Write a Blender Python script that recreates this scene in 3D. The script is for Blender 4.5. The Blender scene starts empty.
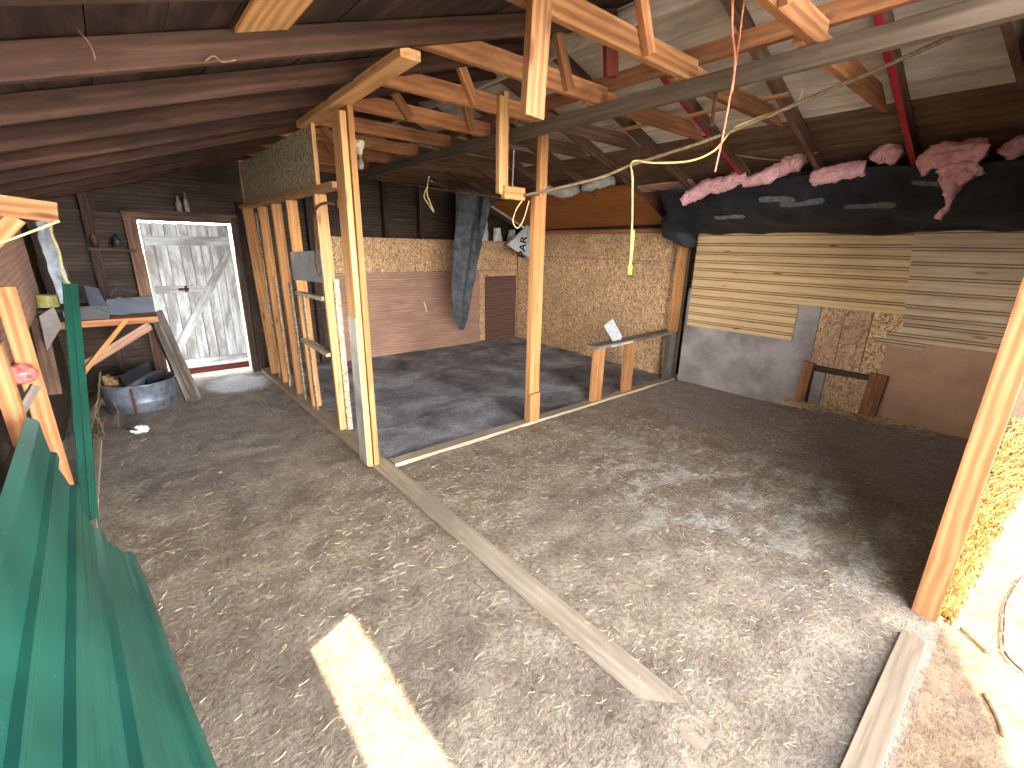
import bpy, bmesh, math, random
from mathutils import Vector, Matrix, noise as mnoise
random.seed(11)
S = bpy.context.scene
COL = S.collection
WM = {}
H = 1.6
F = 452.876
AX = (Vector((0.76346405, -0.17438837, 0.62186119)), Vector((-0.6456001, -0.23286571, 0.72730604)), Vector((0.01797643, -0.95674566, -0.29036975)))


def at(px, py, axis, val):
    """point of the place seen at a pixel, on the plane axis = val"""
    c = Vector((px - 512, py - 384, F))
    d = Vector((AX[0].dot(c), AX[1].dot(c), AX[2].dot(c)))
    o = Vector((0, 0, H))
    return o + d * ((val - o[axis]) / d[axis])


# ------------------------------------------------------------------ objects
def reg(o, parent=None, M=None, kind=None):
    M = M or Matrix.Identity(4)
    COL.objects.link(o)
    WM[o.name] = M
    if parent:
        o.parent = parent
        o.matrix_basis = WM[parent.name].inverted() @ M
    else:
        o.matrix_basis = M
    if kind:
        o['kind'] = kind
    return o


def tag(o, label, cat, group=None, kind=None):
    o['label'] = label
    o['category'] = cat
    if group:
        o['group'] = group
    if kind:
        o['kind'] = kind
    return o


def thing(name, loc, label, cat, group=None):
    o = bpy.data.objects.new(name, None)
    o.empty_display_size = .1
    reg(o, None, Matrix.Translation(Vector(loc)))
    return tag(o, label, cat, group)


def finish(name, bm, m, parent=None, M=None, smooth=False, kind=None):
    me = bpy.data.meshes.new(name)
    bmesh.ops.recalc_face_normals(bm, faces=bm.faces[:])
    bm.to_mesh(me)
    bm.free()
    if smooth:
        me.polygons.foreach_set('use_smooth', [True] * len(me.polygons))
    me.materials.append(m)
    return reg(bpy.data.objects.new(name, me), parent, M, kind)


def frame(a, b, up=(0, 0, 1)):
    a = Vector(a); b = Vector(b)
    x = (b - a); L = x.length; x.normalize()
    u = Vector(up)
    z = u - x * u.dot(x)
    if z.length < 1e-4:
        u = Vector((0, 1, 0)); z = u - x * u.dot(x)
    z.normalize()
    y = z.cross(x)
    M = Matrix(((x.x, y.x, z.x, a.x), (x.y, y.y, z.y, a.y), (x.z, y.z, z.z, a.z), (0, 0, 0, 1)))
    return M, L


def add_beam(bm, L, w, t, z0=0.0, y0=0.0, x0=0.0, cut0=0.0, cut1=0.0, seg=None, bow=0.0, bev=.002, wob=.0012):
    """a sawn board along +X; w along Z (from z0), t along Y (centred on y0); cut0/cut1 shift the upper corners of the ends"""
    n = seg or max(2, int(L / .3))
    rs = random.random() * 100
    rings = []
    for i in range(n + 1):
        f = i / n
        ring = []
        for (yy, zz) in ((-t / 2 + bev, 0), (t / 2 - bev, 0), (t / 2, bev), (t / 2, w - bev), (t / 2 - bev, w), (-t / 2 + bev, w), (-t / 2, w - bev), (-t / 2, bev)):
            xs = x0 + f * L
            if i == 0:
                xs += cut0 * zz / w
            elif i == n:
                xs += cut1 * zz / w
            else:
                xs += (cut0 * (1 - f) + cut1 * f) * zz / w
            j = mnoise.noise(Vector((rs + f * L * 2.5, yy * 20, zz * 9))) * wob
            k = bow * math.sin(f * math.pi)
            ring.append(bm.verts.new((xs, y0 + yy + j, z0 + zz + k + j * .7)))
        rings.append(ring)
    for i in range(n):
        for k in range(8):
            bm.faces.new((rings[i][k], rings[i][(k + 1) % 8], rings[i + 1][(k + 1) % 8], rings[i + 1][k]))
    bm.faces.new(rings[0][::-1])
    bm.faces.new(rings[-1])


def board(name, a, b, w, t, m, up=(0, 0, 1), parent=None, z0=None, y0=0.0, **k):
    """board from a to b; width w along up (centred unless z0 given)"""
    M, L = frame(a, b, up)
    bm = bmesh.new()
    add_beam(bm, L, w, t, -w / 2 if z0 is None else z0, y0, **k)
    return finish(name, bm, m, parent, M)


def sheet(name, a, b, hgt, t, m, up=(0, 0, 1), parent=None, edge=.004, seg=10, hole=None):
    """a flat sheet from a to b (lower edge), hgt along up; slightly wavy edges"""
    return board(name, a, b, hgt, t, m, up, parent, z0=0.0, seg=seg, wob=edge)


def add_tube(bm, pts, r, n=8, rr=None, cap=True):
    pts = [Vector(p) for p in pts]
    rings = []
    for i, p in enumerate(pts):
        d = (pts[min(i + 1, len(pts) - 1)] - pts[max(i - 1, 0)]).normalized()
        u = Vector((0, 0, 1)) if abs(d.z) < .9 else Vector((1, 0, 0))
        s = d.cross(u).normalized(); q = s.cross(d)
        R = rr[i] if rr else r
        rings.append([bm.verts.new(p + (s * math.cos(2 * math.pi * k / n) + q * math.sin(2 * math.pi * k / n)) * R) for k in range(n)])
    for i in range(len(pts) - 1):
        for k in range(n):
            bm.faces.new((rings[i][k], rings[i][(k + 1) % n], rings[i + 1][(k + 1) % n], rings[i + 1][k]))
    if cap:
        bm.faces.new(rings[0][::-1]); bm.faces.new(rings[-1])


def smooth_pts(pts, n=6):
    pts = [Vector(p) for p in pts]
    out = []
    for i in range(len(pts) - 1):
        p0 = pts[max(i - 1, 0)]; p1 = pts[i]; p2 = pts[i + 1]; p3 = pts[min(i + 2, len(pts) - 1)]
        for k in range(n):
            t = k / n
            out.append(.5 * ((2 * p1) + (p2 - p0) * t + (2 * p0 - 5 * p1 + 4 * p2 - p3) * t * t + (3 * p1 - p0 - 3 * p2 + p3) * t ** 3))
    out.append(pts[-1])
    return out


def tube(name, pts, r, m, parent=None, n=8, sm=6, rr=None):
    bm = bmesh.new()
    P = smooth_pts(pts, sm) if sm else pts
    add_tube(bm, P, r, n, rr)
    return finish(name, bm, m, parent, smooth=True)


def add_lathe(bm, prof, c=(0, 0, 0), n=20, sx=1.0, sy=1.0):
    rings = []
    for r, z in prof:
        rings.append([bm.verts.new((c[0] + sx * r * math.cos(2 * math.pi * k / n), c[1] + sy * r * math.sin(2 * math.pi * k / n), c[2] + z)) for k in range(n)])
    for i in range(len(prof) - 1):
        for k in range(n):
            bm.faces.new((rings[i][k], rings[i][(k + 1) % n], rings[i + 1][(k + 1) % n], rings[i + 1][k]))
    bm.faces.new(rings[0][::-1]); bm.faces.new(rings[-1])


def add_box(bm, x0, x1, y0, y1, z0, z1):
    v = [bm.verts.new((x, y, z)) for x in (x0, x1) for y in (y0, y1) for z in (z0, z1)]
    for f in ((0, 1, 3, 2), (4, 6, 7, 5), (0, 4, 5, 1), (2, 3, 7, 6), (0, 2, 6, 4), (1, 5, 7, 3)):
        bm.faces.new([v[i] for i in f])


def add_grid(bm, fn, nu, nv, th=None):
    """fn(u, v) -> point; with th a second skin offset by the vector th (a closed shell)"""
    A = [[bm.verts.new(fn(i / nu, j / nv)) for j in range(nv + 1)] for i in range(nu + 1)]
    fs = []
    for i in range(nu):
        for j in range(nv):
            fs.append(bm.faces.new((A[i][j], A[i + 1][j], A[i + 1][j + 1], A[i][j + 1])))
    if th is not None:
        th = Vector(th)
        B = [[bm.verts.new(v.co + th) for v in row] for row in A]
        for i in range(nu):
            for j in range(nv):
                bm.faces.new((B[i][j], B[i][j + 1], B[i + 1][j + 1], B[i + 1][j]))
        for i in range(nu):
            bm.faces.new((A[i][0], B[i][0], B[i + 1][0], A[i + 1][0]))
            bm.faces.new((A[i][nv], A[i + 1][nv], B[i + 1][nv], B[i][nv]))
        for j in range(nv):
            bm.faces.new((A[0][j], A[0][j + 1], B[0][j + 1], B[0][j]))
            bm.faces.new((A[nu][j], B[nu][j], B[nu][j + 1], A[nu][j + 1]))
    return A


# ---------------------------------------------------------------- materials
def lin(c):
    def f(v):
        v /= 255
        return v / 12.92 if v <= .04045 else ((v + .055) / 1.055) ** 2.4
    return (f(c[0]), f(c[1]), f(c[2]), 1)


class NT:
    def __init__(self, name, rough=.8, spec=.3, metal=0.0):
        self.m = bpy.data.materials.new(name)
        self.m.use_nodes = True
        self.t = self.m.node_tree
        self.t.nodes.clear()
        self.out = self.t.nodes.new('ShaderNodeOutputMaterial')
        self.b = self.t.nodes.new('ShaderNodeBsdfPrincipled')
        self.b.inputs['Roughness'].default_value = rough
        self.b.inputs['Specular IOR Level'].default_value = spec
        self.b.inputs['Metallic'].default_value = metal
        self.l(self.b.outputs[0], self.out.inputs[0])

    def l(self, a, b):
        self.t.links.new(a, b)

    def n(self, typ, ins=None, **props):
        nd = self.t.nodes.new('ShaderNode' + typ)
        for k, v in props.items():
            setattr(nd, k, v)
        for k, v in (ins or {}).items():
            if hasattr(v, 'is_output'):
                self.l(v, nd.inputs[k])
            else:
                nd.inputs[k].default_value = v
        return nd

    def math(self, op, a, b=0.0, c=0.0, clamp=False):
        nd = self.n('Math', {0: a, 1: b, 2: c}, operation=op)
        nd.use_clamp = clamp
        return nd.outputs[0]

    def vmul(self, v, s):
        return self.n('VectorMath', {0: v, 1: s}, operation='MULTIPLY').outputs[0]

    def vadd(self, v, s):
        return self.n('VectorMath', {0: v, 1: s}, operation='ADD').outputs[0]

    def noise(self, v, scale, detail=4, rough=.55, dist=0.0):
        return self.n('TexNoise', {'Vector': v, 'Scale': scale, 'Detail': detail, 'Roughness': rough, 'Distortion': dist}).outputs['Fac']

    def ramp(self, f, stops, interp='LINEAR'):
        nd = self.n('ValToRGB', {0: f})
        cr = nd.color_ramp
        cr.interpolation = interp
        while len(cr.elements) < len(stops):
            cr.elements.new(.5)
        for e, (p, c) in zip(cr.elements, stops):
            e.position = p
            e.color = c if len(c) == 4 else lin(c)
        return nd.outputs[0]

    def step(self, f, a, b):
        nd = self.n('MapRange', {0: f, 1: a, 2: b, 3: 0.0, 4: 1.0}, interpolation_type='SMOOTHSTEP')
        return nd.outputs[0]

    def mix(self, f, a, b, blend='MIX'):
        nd = self.n('MixRGB', {0: f, 1: a, 2: b}, blend_type=blend)
        return nd.outputs[0]

    def coords(self, per=True):
        tc = self.n('TexCoord').outputs['Object']
        if not per:
            return tc
        r = self.n('ObjectInfo').outputs['Random']
        g = self.n('NewGeometry').outputs['Random Per Island']
        s = self.math('ADD', self.math('MULTIPLY', r, 37.0), self.math('MULTIPLY', g, 71.0))
        cb = self.n('CombineXYZ', {0: s, 1: self.math('MULTIPLY', s, .37), 2: self.math('MULTIPLY', s, .71)})
        return self.vadd(tc, cb.outputs[0])

    def bump(self, h, strength=.3, dist=.01):
        nd = self.n('Bump', {'Strength': strength, 'Distance': dist, 'Height': h})
        self.l(nd.outputs[0], self.b.inputs['Normal'])

    def color(self, c):
        self.l(c, self.b.inputs['Base Color'])
        return self.m


def wood(name, dark, mid, light, rough=.78, knots=.5, stain=None, amount=0.0, bump=.3, rings=.3, var=.25, fine=1.0):
    N = NT(name, rough, .25)
    v = N.coords()
    g1 = N.noise(N.vmul(v, (1.6, 26, 26)), 1.0, 5, .6, .3)
    wv = N.n('TexWave', {'Vector': N.vmul(v, (.16, 1, 1)), 'Scale': 8.0, 'Distortion': 4.5, 'Detail': 3.0, 'Detail Scale': 1.6}, wave_type='BANDS', bands_direction='Z').outputs['Fac']
    g2 = N.noise(N.vmul(v, (3 * fine, 90 * fine, 90 * fine)), 1.0, 3)
    f = N.math('ADD', N.math('MULTIPLY', g1, 1 - rings * .6), N.math('MULTIPLY', wv, rings * .6))
    f = N.math('ADD', N.math('MULTIPLY', f, .75), N.math('MULTIPLY', g2, .25))
    c = N.ramp(f, [(.22, dark), (.48, mid), (.75, light)])
    if knots:
        vo = N.n('TexVoronoi', {'Vector': N.vmul(v, (2.4, 9, 9)), 'Scale': 1.0}, feature='F1').outputs['Distance']
        k = N.math('SUBTRACT', 1.0, N.step(vo, .05, .17))
        c = N.mix(N.math('MULTIPLY', k, knots), c, lin((dark[0] * .6, dark[1] * .5, dark[2] * .45)))
    big = N.noise(v, 1.7, 3)
    c = N.mix(N.math('MULTIPLY', N.step(big, .35, .7), var), c, lin((mid[0] * .55, mid[1] * .52, mid[2] * .5)))
    if stain:
        d = N.noise(N.vmul(v, (1.2, 4, 4)), 1.6, 5, .65)
        c = N.mix(N.math('MULTIPLY', N.step(d, .42, .62), amount), c, lin(stain))
    r = N.n('ObjectInfo').outputs['Random']
    hs = N.n('HueSaturation', {'Color': c, 'Value': N.math('ADD', .82, N.math('MULTIPLY', r, .36)), 'Saturation': 1.0})
    N.bump(N.math('ADD', f, N.math('MULTIPLY', g2, .6)), bump, .004)
    return N.color(hs.outputs[0])


def osb(name, c0, c1, c2, c3, s=1.25, dirt=None, amount=.5):
    N = NT(name, .8, .25)
    v = N.coords()
    nv = N.n('TexNoise', {'Vector': v, 'Scale': 9.0, 'Detail': 2.0}).outputs['Color']
    v2 = N.vadd(v, N.vmul(nv, (.035, .02, .035)))
    a = N.n('TexVoronoi', {'Vector': N.vmul(v2, (22 * s, 30, 75 * s)), 'Scale': 1.0}).outputs['Color']
    b = N.n('TexVoronoi', {'Vector': N.vmul(v2, (70 * s, 30, 20 * s)), 'Scale': 1.0}).outputs['Color']
    cc = N.n('VectorRotate', {'Vector': v2, 'Angle': .8, 'Axis': (0, 1, 0)}, rotation_type='AXIS_ANGLE').outputs[0]
    c = N.n('TexVoronoi', {'Vector': N.vmul(cc, (24 * s, 30, 70 * s)), 'Scale': 1.0}).outputs['Color']
    sel = N.noise(v, 16.0 * s, 2)
    m = N.mix(N.step(sel, .47, .5), a, b)
    m = N.mix(N.step(N.noise(v, 13.0 * s, 2, .5, .4), .53, .56), m, c)
    x = N.n('SeparateColor', {0: m}).outputs[0]
    col = N.ramp(x, [(0.0, c0), (.3, c1), (.65, c2), (1.0, c3)])
    gr = N.noise(N.vmul(v2, (60, 60, 200)), 1.0, 3)
    col = N.mix(.35, col, N.ramp(gr, [(.3, (150, 150, 150)), (.7, (255, 255, 255))]), 'MULTIPLY')
    if dirt:
        d = N.noise(v, 1.5, 5, .65)
        col = N.mix(N.math('MULTIPLY', N.step(d, .42, .66), amount), col, lin(dirt))
    N.bump(x, .25, .004)
    return N.color(col)


def plain(name, c, rough=.7, spec=.3, metal=0.0, var=.25, scale=8.0, c2=None, bump=.15, per=True):
    N = NT(name, rough, spec, metal)
    v = N.coords(per)
    f = N.noise(v, scale, 6, .62)
    d = c2 or (c[0] * (1 - var), c[1] * (1 - var), c[2] * (1 - var))
    col = N.ramp(f, [(.34, d), (.64, c)])
    N.bump(f, bump, .01)
    return N.color(col)


M_lumber = wood('orange_lumber', (132, 86, 48), (176, 124, 76), (200, 154, 104), knots=.7)
M_near = wood('near_darkened_lumber', (104, 66, 38), (148, 100, 62), (174, 130, 90), knots=.7, rings=.55)  # lumber darkened for near pieces to offset the stronger front light
M_pale = wood('pale_lumber', (140, 98, 60), (184, 138, 92), (206, 166, 120), knots=.6, var=.12)
M_tie = wood('reddish_lumber', (112, 70, 44), (164, 110, 72), (192, 142, 100), knots=.6, stain=(92, 56, 38), amount=.5)
M_dark = wood('dark_rafter', (42, 28, 22), (78, 53, 42), (108, 78, 63), knots=.7, stain=(50, 35, 31), amount=.6)
M_rroof = wood('brown_rafter', (64, 46, 36), (108, 82, 66), (140, 112, 94), knots=.5, stain=(60, 42, 34), amount=.5)
M_blackboard = wood('sooty_boards', (34, 25, 21), (62, 47, 40), (92, 72, 60), knots=.3, stain=(30, 20, 18), amount=.6)
M_greyboard = wood('weathered_roof_boards', (166, 152, 138), (214, 202, 188), (234, 226, 214), knots=.3, stain=(150, 134, 118), amount=.5, rings=.2)
M_brownboard = wood('brown_roof_boards', (76, 56, 44), (118, 92, 74), (146, 118, 98), knots=.4, stain=(60, 42, 34), amount=.5)
M_wallboard = wood('dark_wall_boards', (38, 30, 26), (68, 56, 47), (98, 83, 71), knots=.4, stain=(34, 27, 24), amount=.55)
M_sill = wood('dirty_sill', (142, 124, 102), (178, 160, 136), (198, 182, 158), knots=.1, stain=(140, 124, 106), amount=.6)
M_track = wood('grey_timber', (62, 52, 44), (94, 81, 69), (116, 103, 90), knots=.3, stain=(90, 76, 64), amount=.5)
M_red = wood('red_paint', (140, 24, 38), (196, 44, 62), (212, 84, 96), knots=0, stain=(104, 44, 40), amount=.45)
M_redbrown = wood('red_brown_paint', (70, 26, 22), (104, 42, 36), (126, 60, 50), knots=0, var=.3)
M_groove = plain('groove_shade_brown', (138, 108, 78), .9, .1)  # brown that stands in for shade in the siding grooves
M_siding = wood('knotty_siding', (174, 138, 94), (206, 174, 128), (222, 196, 150), knots=.85, var=.12)
M_siding2 = wood('grey_siding', (150, 126, 98), (186, 162, 132), (204, 184, 154), knots=.7, var=.18, stain=(142, 120, 100), amount=.4)
M_door = wood('white_weathered_door', (120, 120, 120), (206, 210, 212), (240, 243, 245), knots=.3, stain=(128, 122, 116), amount=.75, rings=.15, var=.1)
M_old = wood('weathered_plank', (66, 58, 52), (112, 102, 94), (150, 140, 130), knots=.2, stain=(62, 54, 50), amount=.6)
M_osb = osb('osb', (118, 86, 60), (180, 138, 98), (208, 170, 126), (228, 202, 164), dirt=(142, 114, 94), amount=.5)
M_osbdull = osb('dull_osb', (130, 116, 92), (178, 162, 132), (202, 188, 158), (220, 208, 180))
M_osbpale = osb('pale_osb', (140, 116, 88), (176, 156, 128), (196, 180, 156), (212, 200, 180))
M_plyorange = wood('plywood_patch', (176, 120, 70), (214, 158, 100), (232, 190, 138), knots=.1, rings=.7)
M_plybrown = wood('brown_plywood', (120, 86, 70), (156, 120, 100), (174, 140, 118), knots=.15, rings=.5, stain=(126, 102, 90), amount=.6)
M_plydark = wood('dark_plywood', (66, 44, 38), (96, 68, 60), (118, 90, 80), knots=.1, rings=.7)
M_plygrey = plain('grey_plywood', (152, 144, 140), .75, .25, 0, .3, 3.2, c2=(108, 99, 98))
M_hard = plain('hardboard', (178, 138, 104), .65, .3, 0, .16, 2.5, c2=(150, 114, 88))
M_ceilhard = wood('orange_hardboard', (130, 78, 36), (158, 98, 48), (172, 112, 60), knots=0, rings=.2, var=.3)
M_pink = plain('pink_fibreglass', (250, 204, 210), .95, .1, 0, .3, 26, c2=(230, 166, 176), bump=1.0)
M_white = plain('white_foam', (206, 204, 196), .85, .2, 0, .2, 7, bump=.4)
M_steel = plain('galvanised_steel', (132, 140, 152), .5, .5, .5, .4, 9, c2=(74, 80, 90))
M_steelflat = plain('grey_sheet_metal', (150, 152, 152), .5, .5, .4, .16, 6)
M_iron = plain('rusty_iron', (96, 62, 46), .8, .3, .3, .4, 30)
M_slate = plain('slate_grey_metal', (96, 104, 116), .5, .4, .3, .22, 5)
M_blackjunk = plain('black_plastic_junk', (46, 48, 52), .5, .4, 0, .4, 9)
M_yellowcord = plain('yellow_cord', (232, 206, 70), .5, .4, 0, .1, 30)
M_cream = plain('cream_cord', (222, 200, 138), .7, .3, 0, .15, 40)
M_twine = plain('orange_twine', (226, 138, 108), .9, .2, 0, .2, 60)
M_rope = plain('dusty_rope', (132, 110, 88), .95, .15, 0, .25, 60)
M_paper = plain('white_paper', (214, 216, 216), .7, .3, 0, .3, 60, c2=(150, 158, 160), bump=.05)
M_porcelain = plain('porcelain', (220, 208, 180), .3, .5, 0, .12, 20)
M_bottle = plain('dusty_bottle', (150, 148, 140), .35, .5, 0, .3, 30)
M_bluegrey = plain('pale_blue_wrap', (176, 184, 196), .6, .3, 0, .25, 10)
M_ink = plain('black_ink', (24, 24, 26), .6, .3, 0, .1, 9)
M_redbag = plain('red_plastic', (214, 120, 116), .25, .6, 0, .35, 46, c2=(150, 46, 46))
M_olive = plain('olive_tin', (168, 160, 92), .5, .4, 0, .25, 14)
M_stick = plain('dead_twig', (120, 104, 84), .9, .1, 0, .3, 40)
M_barb = plain('barbed_wire', (96, 84, 72), .6, .4, .5, .3, 40)


def green_mat():
    N = NT('green_roofing_paint', .36, .5, 0.0)
    v = N.coords(False)
    f = N.noise(v, 2.5, 4)
    col = N.ramp(f, [(.35, (19, 68, 58)), (.65, (28, 88, 75))])
    d = N.noise(N.vmul(v, (30, 4, 30)), 1.0, 5, .7)
    col = N.mix(N.math('MULTIPLY', N.step(d, .62, .8), .12), col, lin((120, 160, 148)))
    sc = N.noise(v, 46.0, 3)
    col = N.mix(N.math('MULTIPLY', N.step(sc, .70, .78), .45), col, lin((190, 205, 198)))
    N.bump(f, .05, .01)
    return N.color(col)


M_green = green_mat()
M_greendark = plain('dark_green_paint', (26, 78, 64), .4, .5, 0, .2, 5)


def poly_mat():
    N = NT('black_polythene', .6, .35, 0.0)
    v = N.coords(False)
    f = N.noise(v, 5.0, 6, .7)
    col = N.ramp(f, [(.35, (22, 25, 31)), (.62, (44, 49, 57)), (.8, (84, 89, 95))])
    N.bump(N.noise(N.vmul(v, (8, 3, 9)), 1.0, 5, .6, .5), .5, .03)
    return N.color(col)


M_poly = poly_mat()
M_dust = plain('pale_dust', (128, 131, 134), .95, .1, 0, .25, 30)
M_tarp = plain('grey_tarp', (84, 87, 92), .7, .3, 0, .5, 9, c2=(40, 42, 46), bump=.5)


def floor_mat(outside=False):
    N = NT('packed_dirt_outside' if outside else 'packed_dirt', .95, .12)
    v = N.n('TexCoord').outputs['Object']
    sx = N.n('SeparateXYZ', {0: v})
    X, Y = sx.outputs[0], sx.outputs[1]
    big = N.noise(v, .9, 5, .6)
    med = N.noise(v, 5.0, 6, .65)
    fine = N.noise(v, 42.0, 5, .7)
    grit = N.noise(v, 130.0, 3, .7)
    if outside:
        c = N.ramp(med, [(.3, (178, 170, 158)), (.7, (214, 208, 198))])
        near = N.math('ADD', Y, N.math('MULTIPLY', N.math('SUBTRACT', big, .5), .5))
        c = N.mix(N.step(near, -.75, -.35), c, N.ramp(med, [(.3, (128, 104, 80)), (.7, (170, 144, 116))]))
    else:
        c = N.ramp(med, [(.3, (133, 117, 100)), (.55, (167, 151, 131)), (.75, (191, 177, 157))])
        c = N.mix(N.math('MULTIPLY', N.step(big, .42, .66), .55), c, lin((124, 110, 98)))
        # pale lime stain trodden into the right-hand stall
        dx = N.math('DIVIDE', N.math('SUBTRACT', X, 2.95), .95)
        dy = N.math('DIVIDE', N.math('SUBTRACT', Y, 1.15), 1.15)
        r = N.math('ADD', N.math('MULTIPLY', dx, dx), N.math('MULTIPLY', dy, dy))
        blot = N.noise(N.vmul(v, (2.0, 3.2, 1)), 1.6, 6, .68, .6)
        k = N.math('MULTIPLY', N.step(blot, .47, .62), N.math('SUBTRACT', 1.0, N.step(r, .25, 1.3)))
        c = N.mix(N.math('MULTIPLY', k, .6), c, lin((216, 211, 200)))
        # slate coloured damp muck in the back stall and along the far aisle
        jit = N.math('MULTIPLY', N.math('SUBTRACT', big, .5), .25)
        s1 = N.math('MULTIPLY', N.step(N.math('ADD', X, jit), 1.30, 1.42), N.step(N.math('ADD', Y, jit), 2.94, 3.06))
        slate = N.ramp(N.noise(v, 1.5, 6, .68, .5), [(.33, (96, 94, 97)), (.52, (150, 150, 154)), (.7, (204, 206, 210))])
        c = N.mix(s1, c, slate)
        s2 = N.math('MULTIPLY', N.math('SUBTRACT', 1.0, N.step(X, 1.1, 1.3)), N.step(N.math('ADD', Y, N.math('MULTIPLY', jit, 4.0)), 2.3, 4.2))
        c = N.mix(N.math('MULTIPLY', s2, .7), c, N.ramp(med, [(.3, (124, 117, 113)), (.7, (166, 157, 150))]))
        # pale bluish patch inside the door sill
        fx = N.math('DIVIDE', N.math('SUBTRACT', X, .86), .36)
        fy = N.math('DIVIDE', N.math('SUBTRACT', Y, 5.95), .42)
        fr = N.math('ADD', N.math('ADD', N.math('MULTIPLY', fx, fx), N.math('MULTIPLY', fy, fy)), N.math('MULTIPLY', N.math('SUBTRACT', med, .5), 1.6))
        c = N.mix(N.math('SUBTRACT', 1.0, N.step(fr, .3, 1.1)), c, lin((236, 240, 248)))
        # manure bed at the side wall, some corner shade put into its colour
        e = N.math('ADD', X, N.math('MULTIPLY', N.math('SUBTRACT', blot, .5), 1.2))
        s3 = N.math('MULTIPLY', N.step(e, 3.5, 4.3), N.math('SUBTRACT', 1.0, N.step(Y, 2.75, 2.95)))
        c = N.mix(N.math('MULTIPLY', s3, .72), c, lin((168, 154, 146)))
    c = N.mix(.55, c, N.ramp(fine, [(.32, (112, 104, 98)), (.58, (255, 255, 255))]), 'MULTIPLY')
    c = N.mix(N.math('MULTIPLY', N.step(grit, .62, .74), .35), c, lin((206, 190, 160)))
    h = N.math('ADD', N.math('MULTIPLY', fine, .7), N.math('ADD', N.math('MULTIPLY', med, .8), N.math('MULTIPLY', grit, .3)))
    N.bump(h, .8, .025)
    return N.color(c)


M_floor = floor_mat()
M_yard = floor_mat(True)
M_bank = plain('straw_bed', (70, 48, 22), .9, .1, 0, .4, 40, c2=(34, 22, 10))
M_straw2 = plain('sun_straw', (150, 112, 58), .8, .2, 0, .4, 3, c2=(92, 62, 28))
M_straw = NT('straw', .8, .2)
_v = M_straw.n('NewGeometry').outputs['Random Per Island']
M_straw = M_straw.color(M_straw.ramp(_v, [(0, (120, 96, 62)), (.45, (176, 150, 104)), (.8, (208, 188, 142)), (1, (228, 216, 186))]))

# ------------------------------------------------------- roof geometry facts
RX = 2.6                                  # ridge
def zl(x): return 2.02 + .315 * (x + .16)  # underside of the rafters, one slope
def zr(x): return 2.89 - .340 * (x - RX)   # and the other
RD = .098
TY = [.28 + .602 * i for i in range(11)]

# ------------------------------------------------------------------ setting
def floor_h(x, y):
    z = mnoise.noise(Vector((x * 2.2, y * 2.2, 0))) * .010 + mnoise.noise(Vector((x * 7, y * 7, 3))) * .006 + mnoise.noise(Vector((x * 19, y * 19, 5))) * .003
    if x > 4.5 and y < 1.6:                # trodden bank against the wall
        z += .10 * min(1, (x - 4.5) / .7) * min(1, (1.6 - y) / .5)
    d = abs(x - 1.265)
    if d < .12 or (x > 1.3 and abs(y - 2.95) < .1):
        z = min(z, .004)
    if y < .12:
        z = min(z, .004)
    return z


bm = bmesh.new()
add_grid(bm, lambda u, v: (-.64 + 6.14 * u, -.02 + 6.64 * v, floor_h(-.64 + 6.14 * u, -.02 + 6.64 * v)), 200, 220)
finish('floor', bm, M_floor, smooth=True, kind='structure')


def yard_h(x, y):
    z = -.012 + mnoise.noise(Vector((x * 1.5, y * 1.5, 9))) * .02 + mnoise.noise(Vector((x * 9, y * 9, 3))) * .006
    if y > -.12:
        z = min(z, -.004)
    return z


bm = bmesh.new()
add_grid(bm, lambda u, v: (-2 + 13 * u, -6 + 5.985 * v, yard_h(-2 + 13 * u, -6 + 5.985 * v)), 200, 120)
finish('ground_yard', bm, M_yard, smooth=True, kind='structure')
bm = bmesh.new()
add_grid(bm, lambda u, v: (-60 + 130 * u, -80 + 150 * v, -.06), 8, 8)
finish('ground_field', bm, M_yard, kind='structure')

# walls of horizontal boards
def board_wall(name, a, b, z1, m, bw=.19, th=.022, openings=(), up=(0, 0, 1), top=None, z0=0.0, gap=.0):
    """horizontal boards from a to b; openings are (s0, s1, z0, z1); top(s) gives a raking upper limit"""
    M, L = frame((a[0], a[1], 0), (b[0], b[1], 0))
    bm = bmesh.new()
    z = z0
    cuts = sorted({o for q in openings for o in q[2:]})
    while z < z1:
        w = bw * random.uniform(.9, 1.1)
        for cz in cuts:
            if z + .012 < cz < z + w + .04:
                w = cz - z
                break
        spans = [(0.0, L)]
        for (s0, s1, o0, o1) in openings:
            if z + w > o0 + .003 and z < o1 - .003:
                nw = []
                for (p, q) in spans:
                    if s0 > p: nw.append((p, min(q, s0)))
                    if s1 < q: nw.append((max(p, s1), q))
                    if q <= s0 or p >= s1: pass
                spans = [s for s in nw if s[1] - s[0] > .02]
        if top:
            ss = [i * L / 200 for i in range(201) if top(i * L / 200) > z + w * .15]
            if not ss: break
            spans = [(max(p, ss[0]), min(q, ss[-1])) for (p, q) in spans if min(q, ss[-1]) - max(p, ss[0]) > .05]
        for (p, q) in spans:
            add_beam(bm, q - p, w - gap, th, z, random.uniform(-.002, .002), x0=p, seg=max(2, int((q - p) / .5)))
        z += w
    return finish(name, bm, m, None, M, kind='structure')


def roof_top(x):
    return (zl(x) if x < RX else zr(x)) + RD


# far wall: boards with the doorway cut out, gable up to the roof
DX0, DX1, DZ = .235, 1.125, 1.80
board_wall('wall_far', (-.62, 6.53), (5.60, 6.53), 3.2, M_wallboard, openings=[(DX0 + .62, DX1 + .62, 0, DZ)], top=lambda s: roof_top(s - .62))
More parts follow.
